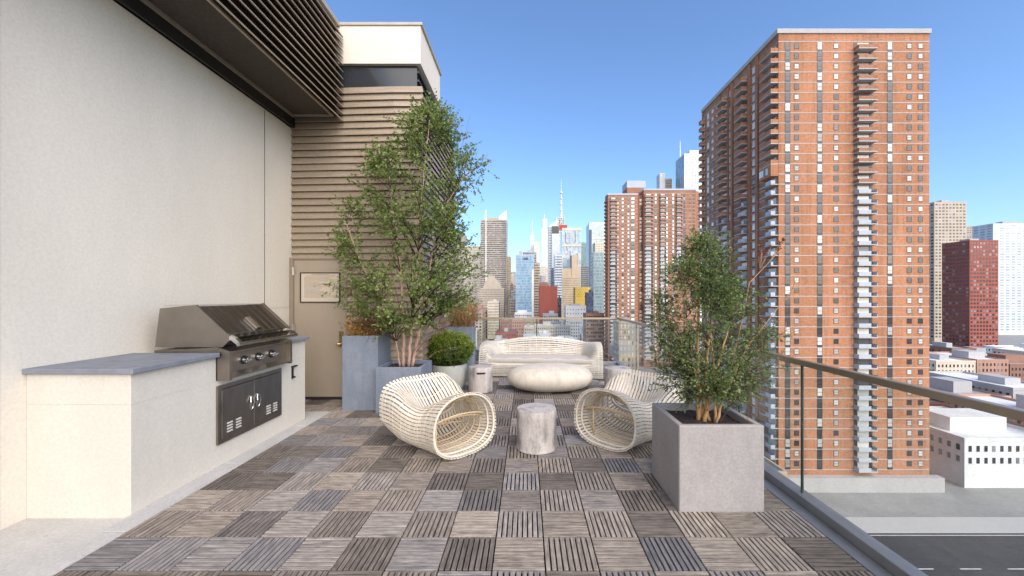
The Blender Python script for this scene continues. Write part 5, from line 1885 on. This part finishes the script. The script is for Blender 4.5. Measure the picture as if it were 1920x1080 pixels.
# low roofs seen through the glass, right of the street
rl = random.Random(31)
kinds = [('rust', 'roof_grey', 'rust brick low-rise with a grey roof'), ('pinkbrick', 'roof_white', 'pink brick low-rise with a white roof'), ('white', 'roof_white', 'white painted low-rise with a white roof'), ('grey', 'roof_white', 'grey low-rise with a white roof'),
         ('redbrick', 'roof_dark', 'red brick low-rise with a dark roof'), ('tan', 'roof_grey', 'tan brick low-rise with a grey roof'), ('cream', 'roof_white', 'cream low-rise with a white roof')]
for y0, depth in ((216, 28), (250, 32), (288, 26), (320, 26), (378, 24), (408, 30), (446, 26)):
    x = -25.5
    while x < (50 if y0 < 400 else 66):
        w = rl.uniform(10, 20)
        top = rl.uniform(-40, -27)
        if y0 > 330:
            top = rl.uniform(-36, -22)
        if y0 >= 446:
            top = rl.uniform(-34, -27)
        kd = rl.choice(kinds)
        if x + w < 54 or y0 > 330:
            bld('low_rise', kd[2] + ' seen through the glass railing', 0, 0, 0, y0, depth - 3, kd[0], 'win_dark', max(4, int(w / 2.1)), 3.2, .36, .48, kd[1], 'low-rise houses beyond the glass railing: ' + kd[0], True, GZ, True, False, rl.randrange(9999), (x, x + w - .4), top)
        x += w
for i, (xx, yy) in enumerate(((1092, 606), (1150, 640), (988, 612))):
    water_tank(['pale wooden water tank on a dark roof frame seen through the railing glass', 'small grey water tank on a low roof near the russet tower foot', 'grey water tank above the low roofs near the street'][i], xx, yy, (330, 260, 420)[i], 2.7, 6, ('white', 'grey', 'grey')[i])
# brown apartment slab with continuous balconies at the foot of the russet tower
t, hw, H = bld('balcony_slab', 'brown apartment slab with continuous balcony bands at the russet tower foot', 1099, 1133, 590, 300, 16, 'rust', 'win_dark', 9, 3.0, .8, .5)
# warm sunlit low block and grey roof between the towers
bld('sunlit_block', 'sunlit orange brick block with tall windows between the brick towers', 1160, 1198, 606, 236, 14, 'tan', 'win_pale', 5, 3.4, .35, .6)
bld('garage_block', 'wide low grey roofed garage block below the side railing', 0, 0, 0, 150, 44, 'grey', 'win_dark', 10, 3.6, .6, .4, 'roof_grey', X=(10, 62), top=-45, seed=41)
bld('garage_block', 'low tan garage block with a grey roof near the concrete planter tree', 0, 0, 0, 92, 40, 'tan', 'win_dark', 10, 3.6, .6, .4, 'roof_grey', X=(22, 62), top=-41, seed=42)
# low roofs past the near tower, seen over the side railing
for y0, depth in ((104, 34), (142, 36), (216, 34), (254, 40)):
    x = 118.0
    while x < 175 + y0 * .8:
        w = rl.uniform(16, 28)
        kd = rl.choice(kinds)
        bld('low_rise', kd[2] + ' past the orange brick tower', 0, 0, 0, y0, depth - 4, kd[0], 'win_dark', max(5, int(w / 2.1)), 3.2, .36, .48, kd[1], 'low-rise houses past the orange brick tower: ' + kd[0], True, GZ, True, False, rl.randrange(9999), (x, x + w - .8), rl.uniform(-42, -31))
        x += w
# farther background, right of the near tower
for i, (xa_, xb_, yt, Y, wc, wn_, lab) in enumerate(((1752, 1812, 380, 420, 'beige', 'win_dark', 'beige slab tower standing past the orange brick tower'), (1818, 1872, 452, 360, 'redbrick', 'win_dark', 'red brick mid-rise past the orange brick tower'), (1862, 1960, 420, 520, 'silver', 'win_grey', 'silver glass tower past the orange brick tower'),
                                                  (1795, 1835, 425, 600, 'brown', 'win_dark', 'brown slab tower past the orange brick tower'))):
    bld('city_tower', lab, xa_, xb_, yt, Y, 24, wc, wn_, 9, 3.5, .6, .5)
for i in range(10):
    xx = 1700 + i * 26
    bld('city_mid_rise', 'distant ' + ['beige', 'grey', 'tan', 'rust'][i % 4] + ' mid-rise block along the horizon past the orange brick tower', xx, xx + 24, 520 - (i * 37 % 30), 640, 20, ['beige', 'grey', 'tan', 'rust'][i % 4], 'win_dark', 5, 3.6, .5, .5, group='horizon mid-rises: ' + ['beige', 'grey', 'tan', 'rust'][i % 4], bulk=False)
# distant mass behind the skyline
for i in range(16):
    xx = 880 + i * 17
    bld('horizon_block', 'distant ' + ['grey', 'silver', 'cream', 'beige'][i % 4] + ' block on the horizon behind the skyline', xx, xx + 16, 545 - (i * 53 % 28), 2200, 40, ['grey', 'silver', 'cream', 'beige'][i % 4], 'win_grey', 5, 5, .5, .5, group='horizon blocks: ' + ['grey', 'silver', 'cream', 'beige'][i % 4], bulk=False, side=False)
for i, (y0, y1) in enumerate(((520, 560), (600, 660), (700, 760), (840, 930))):
    bld('canyon_wall', ['shaded brown block', 'shaded grey block', 'shaded brick block', 'shaded tan block'][i] + ' lining the narrow street canyon', 0, 0, 0, y0, y1 - y0, ['brown', 'grey', 'pinkbrick', 'tan'][i], 'win_dark', 8, 3.6, .5, .5, X=(-24, -6), top=(18, 30, 42, 55)[i] - 20, seed=50 + i)

# cars along the street
car_p = [(-2.2, .35), (-2.2, .85), (-1.5, .95), (-.9, 1.42), (.8, 1.45), (1.5, 1.0), (2.2, .92), (2.25, .4)]
cols = ['white', 'grey', 'dark', 'yellow', 'redbrick', 'silver', 'navy', 'white', 'yellow', 'dark']
for i in range(10):
    y = 395 + i * 23 + (i * 7 % 5)
    side = -41.0 if i % 2 else -33.0
    c = thing('car', 'small ' + {'redbrick': 'red', 'navy': 'blue'}.get(cols[i], cols[i]) + ' car on the street running beside the low roofs', 'car', (side, y, GZ + .03), R(90), 'cars on the street')
    MB().prism(car_p, 'y', -.85, .85).build('body', M['w_' + cols[i]], c)
    for wx in (-1.35, 1.35):
        for wy in (-.8, .8):
            MB().tube([(wx, wy - .1, .32), (wx, wy + .1, .32)], .32, 10).build('wheel', M['slot'], c)
    MB().prism([(-.95, .98), (-.72, 1.38), (.70, 1.40), (1.15, 1.02)], 'y', -.87, .87).build('side_window', M['win_dark'], c)
